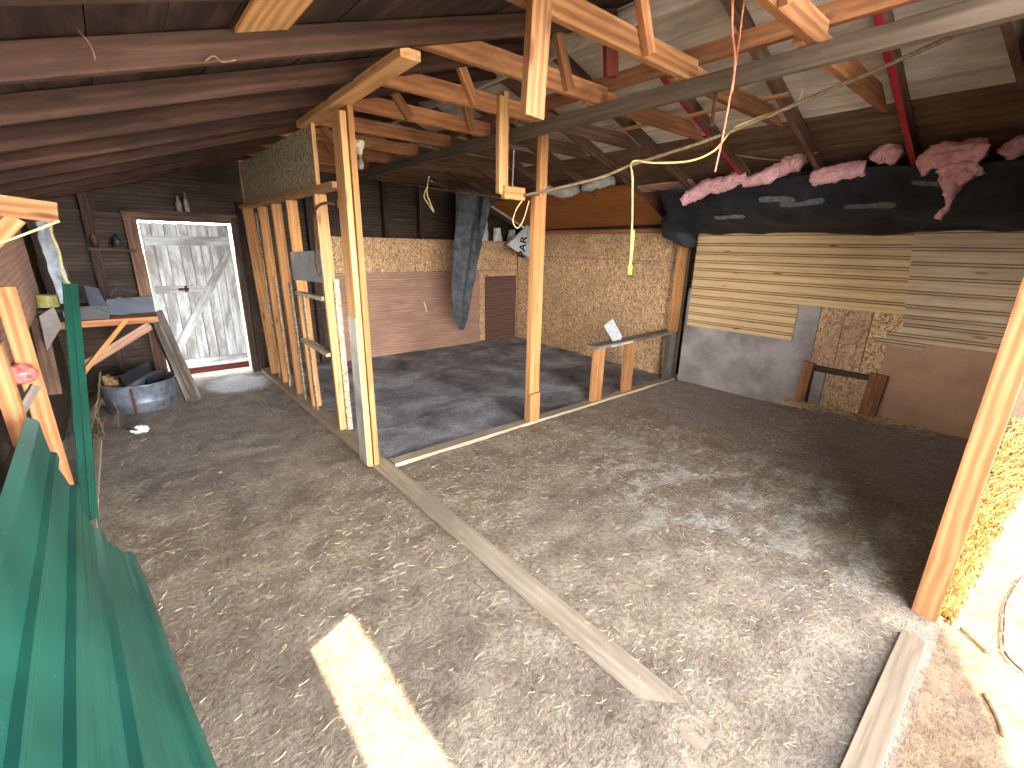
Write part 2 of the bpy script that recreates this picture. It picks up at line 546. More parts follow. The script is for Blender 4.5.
# left wall, with unseen openings added for the sun patch and fill light
board_wall('wall_left', (-.59, 0.02), (-.59, 6.52), 1.93, M_wallboard, openings=[(.08, 1.235, 1.18, 1.84), (1.68, 2.15, .95, 1.84)])
board_wall('wall_right', (5.37, 0.02), (5.60, 6.52), 2.0, M_wallboard)
board_wall('wall_near', (2.605, .05), (5.42, .05), 2.95, M_wallboard, top=lambda s: roof_top(s + 2.605))
# unseen tall wall added left of the open front to block the sun
board_wall('wall_sun_block', (-.52, -1.30), (-.52, 0.0), 8.0, M_wallboard)


def roof_slope(name, x0, x1, zf, m, bw, m2=None):
    bm = bmesh.new()
    s = (zf(x1) - zf(x0)) / (x1 - x0)
    cosv = 1 / math.sqrt(1 + s * s)
    n = int(abs(x1 - x0) / cosv / bw)
    for i in range(n):
        xa = x0 + (x1 - x0) * i / n; xb = x0 + (x1 - x0) * (i + .985) / n
        for (y0, y1) in ((-.06, 2.2 + .61 * (i % 3)), (2.204 + .61 * (i % 3), 6.62)):
            j = random.uniform(0, .006)
            za, zb = zf(xa) + RD + .002 + j, zf(xb) + RD + .002 + j
            v = [bm.verts.new(p) for p in ((xa, y0, za), (xb, y0, zb), (xb, y1, zb), (xa, y1, za), (xa, y0, za + .022), (xb, y0, zb + .022), (xb, y1, zb + .022), (xa, y1, za + .022))]
            for f in ((0, 3, 2, 1), (4, 5, 6, 7), (0, 1, 5, 4), (1, 2, 6, 5), (2, 3, 7, 6), (3, 0, 4, 7)):
                bm.faces.new([v[k] for k in f])
    return finish(name, bm, m, kind='structure')


def along_y(m):
    """turn a wood material's grain along Y (boards that run the length of the barn)"""
    m = m.copy(); m.name = m.name.replace('.001', '') + '_lengthwise'
    t = m.node_tree
    for nd in list(t.nodes):
        if nd.type == 'TEX_COORD':
            src = nd.outputs['Object']
            rot = t.nodes.new('ShaderNodeVectorRotate'); rot.rotation_type = 'Z_AXIS'; rot.inputs['Angle'].default_value = math.pi / 2
            for l in list(src.links):
                t.links.new(rot.outputs[0], l.to_socket)
            t.links.new(src, rot.inputs[0])
    return m


roof_slope('ceiling_left', -.925, RX, zl, along_y(M_blackboard), .2)  # overhang past the left wall shaped to trim the sun patch
roof_slope('ceiling_right', 5.72, 3.98, zr, along_y(M_brownboard), .19)
roof_slope('ceiling_upper', 3.98, RX, zr, along_y(M_greyboard), .17)
# unseen eave added to keep the sun out of the side opening
board('ceiling_sun_shade', (-1.55, 1.38, zl(-1.55) + RD + .02), (-1.55, 6.6, zl(-1.55) + RD + .02), .70, .02, M_blackboard, up=(1, 0, .315), z0=0.0)['kind'] = 'structure'
bm = bmesh.new()
for (xa, xb, zf) in ((-.925, RX, zl), (RX, 5.75, zr)):
    y0, y1 = -.08, 6.64
    v = [bm.verts.new(p) for p in ((xa, y0, zf(xa) + RD + .034), (xb, y0, zf(xb) + RD + .034), (xb, y1, zf(xb) + RD + .034), (xa, y1, zf(xa) + RD + .034), (xa, y0, zf(xa) + RD + .05), (xb, y0, zf(xb) + RD + .05), (xb, y1, zf(xb) + RD + .05), (xa, y1, zf(xa) + RD + .05))]
    for f in ((0, 3, 2, 1), (4, 5, 6, 7), (0, 1, 5, 4), (1, 2, 6, 5), (2, 3, 7, 6), (3, 0, 4, 7)):
        bm.faces.new([v[k] for k in f])
finish('roof', bm, M_blackboard, kind='structure')

# door frame and door
jm = bmesh.new()
add_beam(jm, DZ + .1, .11, .07, x0=0, z0=0)
finish('trim_1', jm, M_rroof, None, Matrix.Translation((DX0 - .095, 6.46, 0)) @ Matrix(((0, 0, 1, 0), (0, 1, 0, 0), (1, 0, 0, 0), (0, 0, 0, 1))), kind='structure')
jm = bmesh.new(); add_beam(jm, DZ + .1, .11, .07)
finish('trim_2', jm, M_wallboard, None, Matrix.Translation((DX1 - .01, 6.46, 0)) @ Matrix(((0, 0, 1, 0), (0, 1, 0, 0), (1, 0, 0, 0), (0, 0, 0, 1))), kind='structure')
o = board('trim_3', (DX0 - .1, 6.46, DZ + .045), (DX1 + .1, 6.46, DZ + .045), .10, .07, M_rroof); o['kind'] = 'structure'

d1 = bpy.data.objects.new('door_1', None); reg(d1, None, Matrix.Translation((.68, 6.55, .05))); d1['kind'] = 'structure'
bm = bmesh.new()
x = DX0 + .024; k = 0
while x < DX1 - .03:
    w = min(random.choice((.085, .1, .115, .13)), DX1 - .014 - x)
    v0 = len(bm.verts)
    add_beam(bm, DZ - .092, w - .005, .022, z0=0, x0=0, seg=6)
    bm.verts.ensure_lookup_table()
    for vv in bm.verts[v0:]:
        c = vv.co.copy(); vv.co = (x + c.z, 6.55 + c.y, .075 + c.x)
    x += w
for vv in bm.verts:
    vv.co = (vv.co.z, vv.co.y, -vv.co.x)
Mdoor = Matrix(((0, 0, -1, 0), (0, 1, 0, 0), (1, 0, 0, 0), (0, 0, 0, 1)))
finish('door_planks', bm, M_door, d1, Mdoor)
for (za, zb) in ((1.545, 1.645), (1.02, 1.10), (.13, .23)):
    xr = DX1 - .03 if za > 1.1 or za < .5 else .82
    board('door_batten', (DX0 + .05, 6.527, (za + zb) / 2), (xr, 6.527, (za + zb) / 2), zb - za, .022, M_door, parent=d1)
board('door_brace', at(180, 345, 1, 6.515), at(229.5, 252, 1, 6.515), .085, .022, M_door, up=(0, 0, 1), parent=d1)
board('kick_board', (DX0 + .035, 6.532, .085), (DX1 - .03, 6.532, .085), .07, .02, M_redbrown, parent=d1)
bm = bmesh.new()
add_box(bm, .50, .60, 6.500, 6.512, 1.045, 1.075); add_box(bm, .56, .585, 6.49, 6.512, 1.03, 1.10)
o = sheet('back_board', (DX0 + .04, 6.572, .08), (DX1 - .035, 6.572, .08), DZ - .11, .012, M_wallboard, parent=d1)  # added behind the planks to stop light through the seams
o = finish('door_latch', bm, M_iron, d1)
o['label'] = 'rusty iron latch'

# --------------------------------------------------------------- roof trusses
lab = {
    0: 'roof truss over the open front end, dark red rafter stub above the straw side',
    1: 'roof truss with a bright red painted rafter above the torn pink insulation',
    2: 'roof truss whose tie the long bright orange stud is nailed to',
    3: 'roof truss with the second red painted rafter, above the end of the partition plate',
    4: 'roof truss holding the short double stud with a block at its foot',
    5: 'first roof truss beyond the corner post, reddish tie with two small webs',
    6: 'roof truss carrying the white porcelain lamp holder',
    7: 'second roof truss beyond the lamp holder, small web at its tie',
    8: 'roof truss above the hanging grey tarp',
    9: 'second last roof truss before the far wall',
    10: 'last roof truss, close against the far wall'}
for i, y in enumerate(TY):
    t = thing('roof_truss', (RX, y, zl(-.4)), lab[i], 'roof truss', 'roof trusses')
    sl = math.atan(.315); sr = math.atan(.340)
    a = Vector((-.66, y, zl(-.66))); b = Vector((RX - .02, y, zl(RX - .02)))
    board('rafter', a, b, RD * math.cos(sl), .04, M_dark, parent=t, z0=0.0, seg=10, cut1=-RD * .33)
    a = Vector((RX + .02, y, zr(RX + .02))); b = Vector((5.68, y, zr(5.68)))
    if i in (0, 1, 3):
        r = board('rafter', a, b, RD * math.cos(sr), .04, M_rroof, parent=t, z0=0.0, seg=10, cut0=RD * .33)
        p = board('painted_strip', Vector((RX + .3, y - .001, zr(RX + .3) - .0035)), Vector((5.6, y - .001, zr(5.6) - .0035)), .005, .036, M_redbrown if i == 0 else M_red, parent=r, z0=0.0, seg=8)
        p['label'] = 'worn red paint on the rafter underside'
    else:
        board('rafter', a, b, RD * math.cos(sr), .04, M_rroof, parent=t, z0=0.0, seg=10, cut0=RD * .33)
    # tie: from the rafter to just past the ridge, and its spliced other half
    zt = 2.46
    x0 = (zt - 2.02) / .315 - .16 + .01
    yy = y + .002 if i != 3 else y
    tm = M_near if i in (1, 2) else M_tie
    board('tie_beam', (x0 - .06, yy + .041, zt), (2.55, yy + .041, zt), .104, .038, tm, parent=t, z0=0.0, cut0=.104 / .315 * .9, seg=10)
    xe = RX + (2.89 - zt) / .340
    board('tie_splice', (2.40, yy + .082, zt - .002), (xe + .03, yy + .082, zt - .002), .105, .038, M_tie if i in (1, 2, 3) else M_rroof, parent=t, z0=0.0, cut1=-.26, seg=8)
    webs = {1: (2.05,), 2: (2.08,), 3: (2.18,), 4: (1.95, ), 5: (1.80, 2.35), 6: (1.62,), 7: (1.7,), 8: (1.9,), 9: (1.8,), 0: (2.1,), 10: ()}[i]
    for wx in webs:
        board('web', (wx, yy + .002, zt + .012), (wx - .12, yy + .002, zl(wx - .12) + .02), .06, .035, M_tie, up=(1, 0, 0), parent=t)

o = board('ridge_board', (RX, -.03, zl(RX)), (RX, 6.5, zl(RX)), .095, .03, M_greyboard, z0=-.02)
tag(o, 'long grey-brown ridge board at the peak of the roof', 'ridge board')
o = board('tie_runner', (2.66, .2, 2.582), (2.66, 4.3, 2.582), .09, .04, M_tie, z0=0.0)
tag(o, 'reddish runner board lying lengthwise across the truss ties', 'runner board')
o = board('lath', (3.50, 1.40, 2.56), (3.50, 2.90, 2.56), .02, .045, M_pale, z0=0.0)
tag(o, 'thin pale lath nailed along the undersides of the brown rafters', 'lath')
o = board('track_beam', (2.47, -.05, 2.372), (2.52, 5.75, 2.372), .085, .05, M_track, z0=0.0, seg=20)
tag(o, 'long dusty grey beam hanging lengthwise beneath the truss ties', 'beam')
o = board('plywood_patch', (.455, 1.52, zl(.455) + RD - .012), (.455, 2.05, zl(.455) + RD - .012), .19, .014, M_plyorange, up=(1, 0, .315), z0=0.0)
tag(o, 'bright plywood patch nailed under the dark roof boards', 'plywood patch')
o = board('red_block', at(611, 77, 1, 2.02), at(610.5, 46, 1, 2.02), .11, .03, M_redbrown, up=(1, 0, 0))
tag(o, 'short dark red board hanging below the ridge behind the truss ties', 'board')
for (q, l) in (([(30, 29), (70, 27), (96, 30), (110, 28)], 'pale dusty cobweb along the top of the nearest dark rafter'), ([(78, 30), (88, 42), (93, 52), (95, 60)], 'short dusty cobweb hanging over the face of the dark rafter'), ([(205, 61), (214, 56), (222, 62), (236, 60)], 'tangled cobweb on the lower edge of the dark rafter')):
    tag(tube('cobweb', [at(px, py, 1, 2.04) for px, py in q], .0022, M_rope), l, 'cobweb')
# strap and rod hanging from the track beam
o = board('steel_strap', (2.50, 1.36, 2.22), (2.50, 1.36, 2.38), .022, .006, M_iron, up=(0, 1, 0))
tag(o, 'dark flat strap hanging from the grey beam near the rope', 'strap')
p0 = at(514, 150, 0, 2.49); p1 = at(512, 194, 0, 2.42)
o = tube('hanger_rod', [p0, (p0 + p1) / 2, p1], .006, M_steelflat)
tag(o, 'thin grey rod hanging from the beam beside the short double stud', 'rod')

# ----------------------------------------------------- partition and its posts
sx0, sx1 = 1.2, 1.335
o = board('sill_plate', (1.2675, .40, -.026), (1.2675, 6.42, .004), .135, .05, M_sill, up=(1, 0, 0), y0=.002)
tag(o, 'long dirt-worn sill plank on the floor below the stud partition', 'sill plank')
o = board('stall_sill', (1.34, 2.945, .0), (5.22, 2.945, .0), .10, .05, M_sill, up=(0, 1, 0), y0=-.002)
tag(o, 'dusty sill timber on the floor between the two stalls', 'sill timber')
o = board('front_sill', (1.15, .048, .0), (2.36, .048, -.004), .088, .036, wood('dusty_threshold', (98, 84, 66), (130, 113, 92), (150, 133, 110), knots=0), up=(0, 1, 0), y0=-.004)
tag(o, 'worn threshold timber running up to the front post', 'threshold')

cp = thing('corner_post', (1.24, 3.03, .02), 'tall double-stud corner post where the partition meets the stall sill', 'post')
board('stud', (1.185, 3.05, .02), (1.185, 3.05, 2.355), .14, .038, M_pale, up=(0, 1, 0), parent=cp, bow=.004)
board('stud', (1.232, 3.045, .02), (1.232, 3.045, 2.39), .14, .038, M_lumber, up=(0, 1, 0), parent=cp)
M, L = frame((1.163, 3.05, .03), (1.163, 3.05, 1.12), (0, 1, 0))
bm = bmesh.new(); add_beam(bm, L, .135, .006, -.0675, 0)
o = finish('side_board', bm, plain('cement_grey', (196, 188, 176), .85, .2, 0, .25, 5), cp, M); o['label'] = 'grey weathered cheek board'
o = board('top_plate', (1.165, 2.10, 2.392), (1.215, 3.80, 2.392), .042, .10, M_pale, z0=0.0)
tag(o, 'pale plate board lying on top of the corner post under the rafters', 'plate board')

part = thing('stud_partition', (1.27, 4.8, .03), 'open stud partition between the aisle and the back stall', 'stud partition')
for (y, m, z1, w) in ((6.08, M_lumber, 1.955, .11), (5.60, M_lumber, 1.955, .09), (5.06, M_lumber, 1.955, .09), (4.55, M_lumber, 1.955, .09), (3.80, M_pale, 1.955, .09)):
    board('stud', (1.30, y, .025), (1.30 - (.06 if y > 6 else .02), y, z1), w, .04, m, up=(1, 0, 0), parent=part)
board('stud', (1.335, 3.765, .025), (1.33, 3.765, 1.32), .045, .03, M_osbpale, up=(1, 0, 0), parent=part)
board('header', (1.24, 3.28, 1.955), (1.22, 6.16, 1.955), .04, .10, M_pale, z0=0.0, parent=part)
board('stub_stud', (1.225, 6.04, 1.995), (1.225, 6.04, 2.44), .05, .045, M_pale, up=(0, 1, 0), parent=part)
o = sheet('osb_panel', (1.215, 3.62, 2.0), (1.215, 6.0, 2.0), .40, .012, M_osbdull, parent=part)
o['label'] = 'dull greenish OSB panel above the header'
board('edge_strip', (1.208, 3.60, 2.0), (1.208, 3.60, 2.40), .03, .03, M_pale, up=(0, 1, 0), parent=part)
o = sheet('metal_sheet', (1.228, 3.74, 1.30), (1.228, 4.56, 1.27), .245, .003, M_steelflat, parent=part); o['label'] = 'grey sheet metal patch'
board('rail', (1.245, 3.82, 1.15), (1.245, 4.53, 1.14), .03, .05, M_osbpale, z0=0.0, parent=part)
board('rail', (1.25, 3.82, .685), (1.25, 4.53, .70), .03, .07, M_osbpale, z0=0.0, parent=part)
for (y, z1, w) in ((5.36, 1.25, .05), (4.80, 1.22, .06), (4.42, 1.16, .06), (5.80, 1.9, .03)):
    o = sheet('osb_strip', (1.275, y, .03), (1.262, y, z1), w, .012, M_osbpale, up=(0, 1, 0), parent=part)
o = board('end_block', (1.235, 3.30, 1.86), (1.375, 3.30, 1.86), .055, .06, M_pale)
tag(o, 'short lumber block nailed across the near stud below the header', 'block')
pts = [at(335, 204, 1, 3.70), at(325, 203, 1, 3.70), at(317, 207, 1, 3.70), at(314, 218, 1, 3.7), at(316, 238, 1, 3.70), at(316, 262, 1, 3.7), at(320, 276, 1, 3.7)]
tag(tube('bent_rod', pts, .010, M_iron), 'rusty bent iron rod hooked over the block on the partition', 'iron rod')

mp = thing('stall_post', (2.77, 2.945, .025), 'tall orange post in the middle of the stall sill', 'post')
board('stud', (2.80, 2.955, .025), (2.81, 2.955, 2.50), .085, .045, M_lumber, up=(1, 0, 0), parent=mp)
board('stud', (2.735, 2.945, .025), (2.74, 2.945, 2.0), .06, .06, M_lumber, up=(1, 0, 0), parent=mp)
board('foot_block', (2.76, 2.905, .025), (2.76, 2.905, .30), .12, .03, M_lumber, up=(1, 0, 0), parent=mp)

hs = thing('hanging_stud', (2.2, 2.72, 1.94), 'short double stud hanging from a truss tie with a block at its foot', 'stud')
board('stud', (2.165, 2.70, 1.955), (2.165, 2.70, 2.56), .055, .04, M_pale, up=(1, 0, 0), parent=hs)
board('stud', (2.215, 2.72, 1.955), (2.215, 2.72, 2.60), .045, .04, M_lumber, up=(1, 0, 0), parent=hs)
board('block', (2.17, 2.675, 1.965), (2.36, 2.675, 1.965), .085, .04, M_lumber, parent=hs)
o = board('hanging_board', (1.322, 1.458, 2.075), (1.35, 1.458, 2.56), .096, .038, M_near, up=(1, 0, 0))
tag(o, 'long bright orange stud hanging from a truss above the aisle', 'stud')

wp = thing('wall_post', (5.18, 2.955, .0), 'orange post at the end of the stall sill against the panelled wall', 'post')
board('stud', (5.13, 2.955, .62), (5.15, 2.955, 1.80), .17, .04, M_lumber, up=(1, 0, 0), parent=wp)
board('lower_stud', (5.11, 2.96, .0), (5.12, 2.96, .60), .17, .04, M_old, up=(1, 0, 0), parent=wp)
board('edge_strip', (5.225, 2.93, .0), (5.235, 2.93, 1.72), .05, .025, M_wallboard, up=(0, 1, 0), parent=wp)
fp = board('front_post', (2.581, .046, .0), (2.581, .046, 2.9), .09, .042, M_near, up=(0, 1, 0))
tag(fp, 'near orange post with bold grain beside the sunlit straw', 'post')

# ----------------------------------------------------------- far stall panels
o = sheet('plywood_sheet', (2.20, 6.285, .0), (4.60, 6.285, .0), 1.205, .014, M_plybrown, seg=14)
tag(o, 'brown plywood sheet scratched and dusty on the far stall wall', 'plywood sheet')
o = board('osb_sheet', (2.20, 6.292, 1.21), (5.44, 6.292, 1.21), .475, .012, M_osb, z0=0.0, seg=14, wob=.004)
tag(o, 'long OSB strip across the far wall above the brown plywood', 'OSB sheet')
o = sheet('osb_sheet', (4.605, 6.280, .02), (5.44, 6.280, .02), 1.185, .012, M_osb)
tag(o, 'OSB sheet in the far corner behind the small dark plywood door', 'OSB sheet')
o = sheet('hatch_panel', (4.715, 6.262, .0), (5.40, 6.262, .0), 1.11, .014, M_plydark, seg=6)
tag(o, 'small dark brown plywood hatch in the far corner of the stall', 'hatch')
o = board('scratch_mark', at(424, 302, 1, 6.274), at(427, 312, 1, 6.274), .02, .003, M_white, up=(1, 0, 0))
tag(o, 'small white scrap stuck on the brown plywood sheet', 'scrap')
o = sheet('osb_sheet', (5.268, 3.05, .0), (5.455, 6.27, .0), 1.45, .012, M_osb, seg=14)
tag(o, 'large OSB sheet on the side wall behind the little bench', 'OSB sheet')
o = sheet('osb_sheet', (5.268, 3.05, 1.456), (5.455, 6.27, 1.456), .34, .012, M_osb, seg=14)
tag(o, 'narrow OSB strip under the sloping orange hardboard', 'OSB sheet')
o = board('wall_batten', (5.245, 3.1, 1.80), (5.425, 6.2, 1.80), .05, .03, M_tie, z0=0.0)
tag(o, 'reddish batten along the lower edge of the sloping orange hardboard', 'batten')
# vertical studs of the far wall, dark
for x, l in ((2.55, 'dark wall stud behind the bulb holder'), (3.05, 'dark wall stud with twine looped on it'), (3.62, 'dark wall stud close beside the grey tarp'), (2.0, 'dark wall stud hidden behind the stud partition')):
    o = board('wall_stud', (x, 6.42, 0.0), (x, 6.42, zl(min(x, RX)) - .02 if x < RX else zr(x)), .07, .09, M_blackboard, up=(1, 0, 0), y0=0)
    tag(o, l, 'stud', 'dark studs of the far stall wall')
# sloping hardboard under the rafters of the far stall
c0 = at(667, 224, 0, 5.23); c1 = at(530, 230, 0, 5.40); c2 = at(489, 203, 0, 4.5); c3 = at(632, 184, 0, 4.5)
bm = bmesh.new()
add_grid(bm, lambda u, v: c0.lerp(c1, u).lerp(c3.lerp(c2, u), v) + Vector((0, 0, -.03 * math.sin(u * 3.14) * math.sin(v * 3.14))), 16, 8, (.006, 0, .008))
o = finish('hardboard_sheet', bm, along_y(M_ceilhard), smooth=False)
tag(o, 'orange hardboard panel sloping under the rafters of the back stall', 'hardboard panel')
o = board('trim_strip', c1 + Vector((-.01, .02, -.01)), c2 + Vector((-.01, .02, -.01)), .03, .015, M_white)
tag(o, 'thin white strip along the far edge of the orange hardboard', 'strip')
# white foam pieces above and beside it
def lump(name, pts, rr, m, sq=(1, 1, 1), amp=.35, sc=9, seed=0, n=14, rings=4):
    P = smooth_pts(pts, rings) if len(pts) > 1 else pts
    R = []
    for i in range(len(P)):
        f = i / max(1, len(P) - 1) * (len(rr) - 1)
        k = min(int(f), len(rr) - 2); R.append(rr[k] + (rr[k + 1] - rr[k]) * (f - k))
    bm = bmesh.new()
    add_tube(bm, P, 0, n, R)
    bmesh.ops.subdivide_edges(bm, edges=bm.edges[:], cuts=2, use_grid_fill=True)
    cen = sum((v.co for v in bm.verts), Vector()) / len(bm.verts)
    bm.normal_update()
    for v in bm.verts:
        d = mnoise.noise(v.co * sc + Vector((seed, 0, 0))) * amp + mnoise.noise(v.co * sc * 3 + Vector((seed, 5, 0))) * amp * .6 + mnoise.noise(v.co * sc * 8 + Vector((seed, 5, 2))) * amp * .45
        v.co += v.normal * d * max(rr)
    return finish(name, bm, m, smooth=True)


for (q, l) in ((((542, 188), (562, 193), (578, 189)), 'white foam scrap above the orange hardboard beside the stall post'), (((583, 188), (600, 183), (614, 181)), 'white foam scrap above the middle of the orange hardboard')):
    o = lump('foam_scrap', [at(px, py, 0, 4.30) for px, py in q], [.038, .055, .04], M_white, seed=len(l))
    tag(o, l, 'foam scrap', 'white foam scraps')
for (q, l) in ((((484, 222), (484, 244)), 'white foam batt in the far wall just behind the grey tarp'), (((497, 228), (498, 246)), 'white foam batt in the far wall, middle one of three'), (((512, 230), (511, 246)), 'white foam batt in the far wall next to the lettered bag')):
    a = at(q[0][0], q[0][1], 1, 6.36); b = at(q[1][0], q[1][1], 1, 6.36)
    o = lump('foam_batt', [a, (a + b) / 2, b], [.06, .075, .07], M_white, amp=.15, seed=len(l))
    tag(o, l, 'foam batt', 'white foam batts')
# lettered feed bag tucked into the far corner
bag = thing('feed_bag', at(522, 243, 1, 5.8), 'white plastic feed bag with black letters tucked in the far stall corner', 'bag')
q = [at(528, 224, 1, 5.8), at(507, 245, 1, 5.8), at(527, 257, 1, 5.8), at(533, 260, 1, 5.8), at(533, 227, 1, 5.8)]
bm = bmesh.new()
ctr = sum(q, Vector()) / 5
def bagf(u, v):
    a = u * 5; i = int(a) % 5; f = a - int(a)
    e = q[i].lerp(q[(i + 1) % 5], f)
    p = ctr.lerp(e, v)
    return p + Vector((0, -.035 * (1 - v * v) + .012 * mnoise.noise(p * 18), 0))
add_grid(bm, bagf, 25, 6, (0, .012, 0))
finish('bag_film', bm, M_paper, bag, smooth=True)
tc = bpy.data.curves.new('bag_text', 'FONT'); tc.body = 'PAR'; tc.size = .19; tc.extrude = .001; tc.offset = .004; tc.align_x = 'CENTER'; tc.align_y = 'CENTER'
to = bpy.data.objects.new('tmp', tc); COL.objects.link(to)
bpy.context.view_layer.update()
me = bpy.data.meshes.new_from_object(to.evaluated_get(bpy.context.evaluated_depsgraph_get()))
bpy.data.objects.remove(to)
me.materials.append(M_ink); me.name = 'bag_lettering'
p = at(523, 247, 1, 5.745)
reg(bpy.data.objects.new('bag_lettering', me), bag, Matrix.Translation(p) @ Matrix.Rotation(math.radians(90), 4, 'X') @ Matrix.Rotation(math.radians(82), 4, 'Z'))

# grey tarp hanging in the stall
YT = 5.3
tl = [(456, 186), (457, 215), (455, 250), (453, 290), (456, 318), (461, 330)]
tr = [(488, 196), (487, 215), (480, 250), (472, 290), (467, 318), (463, 330)]
bm = bmesh.new()
def tarp(u, v):
    f = v * 5; i = min(int(f), 4); f -= i
    L_ = Vector(tl[i]).lerp(Vector(tl[i + 1]), f); R_ = Vector(tr[i]).lerp(Vector(tr[i + 1]), f)
    p = L_.lerp(R_, u)
    w = at(p.x, p.y, 1, YT)
    w.y += .07 * math.sin(u * 9 + v * 1.5) * (1 - .5 * v) + .03 * mnoise.noise(w * 5)
    return w
add_grid(bm, tarp, 24, 40, (.004, .012, 0))
o = finish('tarp', bm, M_tarp, smooth=True)
tag(o, 'dusty grey tarp hanging to a point in front of the brown plywood', 'tarp')
bm = bmesh.new()
a0, a1, a2 = at(484, 190, 1, 5.25), at(491, 203, 1, 5.25), at(478, 255, 1, 5.25)
add_grid(bm, lambda u, v: a0.lerp(a1, u).lerp(a2, v) + Vector((0, .03 * math.sin(5 * u + 2 * v), 0)), 8, 14, (.003, .008, 0))
o = finish('tarp_flap', bm, M_tarp, smooth=True)
tag(o, 'narrow loose tarp strip hanging behind the big grey tarp', 'tarp')

# bench
be = thing('bench', (4.2, 2.96, 0.03), 'low wall bench of a plank on two short legs with a paper on it', 'bench')
board('plank', (3.62, 2.965, .60), (5.10, 2.965, .615), .035, .14, M_old, z0=0.0, parent=be)
board('leg', (3.70, 2.945, .028), (3.715, 2.945, .60), .15, .05, M_lumber, up=(1, 0, 0), parent=be)
board('leg', (4.24, 2.945, .028), (4.25, 2.945, .60), .15, .05, M_lumber, up=(1, 0, 0), parent=be)
o = board('edge_strip', (3.85, 2.888, .612), (4.22, 2.888, .618), .022, .01, M_white, parent=be); o['label'] = 'white strip on the plank edge'
q = [at(604, 326, 1, 2.95), at(613, 319, 1, 2.95), at(622, 336, 1, 2.97), at(621, 341, 1, 2.97), at(614, 343, 1, 2.97)]
bm = bmesh.new()
va = [bm.verts.new(p) for p in q]; vb = [bm.verts.new(p + Vector((.003, .008, 0))) for p in q]
bm.faces.new(va); bm.faces.new(vb[::-1])
for i in range(5): bm.faces.new((va[i], vb[i], vb[(i + 1) % 5], va[(i + 1) % 5]))
o = finish('paper_packet', bm, M_paper)
tag(o, 'speckled white packet standing tilted on the bench', 'packet')
p = at(613, 388, 2, .03)
o = board('white_slab', (3.92, 3.05, .012), (4.2, 3.16, .012), .14, .02, M_steelflat, up=(-.3, 1, 0))
tag(o, 'flat pale slab lying on the floor under the bench', 'slab')

# ------------------------------------------------------ side wall of the stall
XW = 5.25
def groove_panel(name, y0, y1, zs, m, x=XW, steps=None):
    """horizontal siding: boards between the heights zs, each with a shallow groove; steps(z) -> (ya, yb)"""
    bm = bmesh.new(); bk = bmesh.new()
    M, L = frame((x, max(y0, y1), 0), (x, min(y0, y1), 0))
    Y1 = max(y0, y1)
    for i in range(len(zs) - 1):
        ya, yb = steps((zs[i] + zs[i + 1]) / 2) if steps else (y0, y1)
        s0, s1 = Y1 - max(ya, yb), Y1 - min(ya, yb)
        w = zs[i + 1] - zs[i]
        add_beam(bm, s1 - s0, w - .034, .012, zs[i], 0, x0=s0, seg=5, wob=.0006)
        add_beam(bm, s1 - s0, .014, .010, zs[i + 1] - .024, .001, x0=s0, seg=3, wob=.0004)
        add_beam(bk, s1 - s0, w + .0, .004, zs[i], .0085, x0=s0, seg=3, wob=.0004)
    p = finish(name, bm, m, None, M)
    o = finish('groove_backing', bk, M_groove, p, M); o['label'] = 'backing board with groove shade as its brown'
    return p


def zz(a, b, n):
    return [a + (b - a) * i / n for i in range(n + 1)]


# layers under the siding first
o = sheet('plywood_sheet', (XW + .02, 2.88, .0), (XW + .02, 1.46, .0), 1.16, .014, M_plygrey, seg=12)
tag(o, 'grey water-stained plywood sheet low on the panelled side wall', 'plywood sheet')
gp = bmesh.new()
Mx, Lx = frame((XW + .018, 1.455, .50), (XW + .018, .80, .50))
for s0, s1 in ((0, .20), (.206, .415), (.421, .655)):
    add_beam(gp, s1 - s0, .64, .014, 0, 0, x0=s0, seg=3)
o = finish('osb_sheet', gp, M_osb, None, Mx)
tag(o, 'OSB piece with two upright grooves above the little floor hatch', 'OSB sheet')
bm = bmesh.new()
def hb(u, v):
    y = .88 - .80 * u
    b = .06 + .03 * math.sin(u * 4) + .02 * mnoise.noise(Vector((u * 6, 0, 0)))
    return (XW + .012 - .01 * math.sin(v * 3), y, b + (.90 - b) * v)
add_grid(bm, hb, 20, 10, (.008, 0, 0))
o = finish('hardboard_sheet', bm, M_hard)
tag(o, 'tan hardboard sheet with screw holes low on the side wall beside the front post', 'hardboard sheet')
# knotty siding
zs = [.715, .79, .885, .985, 1.085, 1.19, 1.30, 1.40, 1.49, 1.585, 1.68, 1.79]
def st(z):
    if z < 1.10: return (2.84, 1.66)
    return (2.84, .80 + .10 * (z - 1.1) / .7)
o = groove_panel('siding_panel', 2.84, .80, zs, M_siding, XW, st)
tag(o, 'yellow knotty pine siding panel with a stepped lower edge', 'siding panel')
zs2 = [.80, .86, .93, 1.02, 1.09, 1.18, 1.30, 1.42, 1.54, 1.66, 1.80]
def st2(z):
    if z < .87: return (.97, .62)
    if z < .94: return (.90, .12)
    return (.80 + .10 * (z - .94) / .9, .12)
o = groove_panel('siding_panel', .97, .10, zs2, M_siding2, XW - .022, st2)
tag(o, 'greyish pine siding panel beside the yellow one, near the front post', 'siding panel')
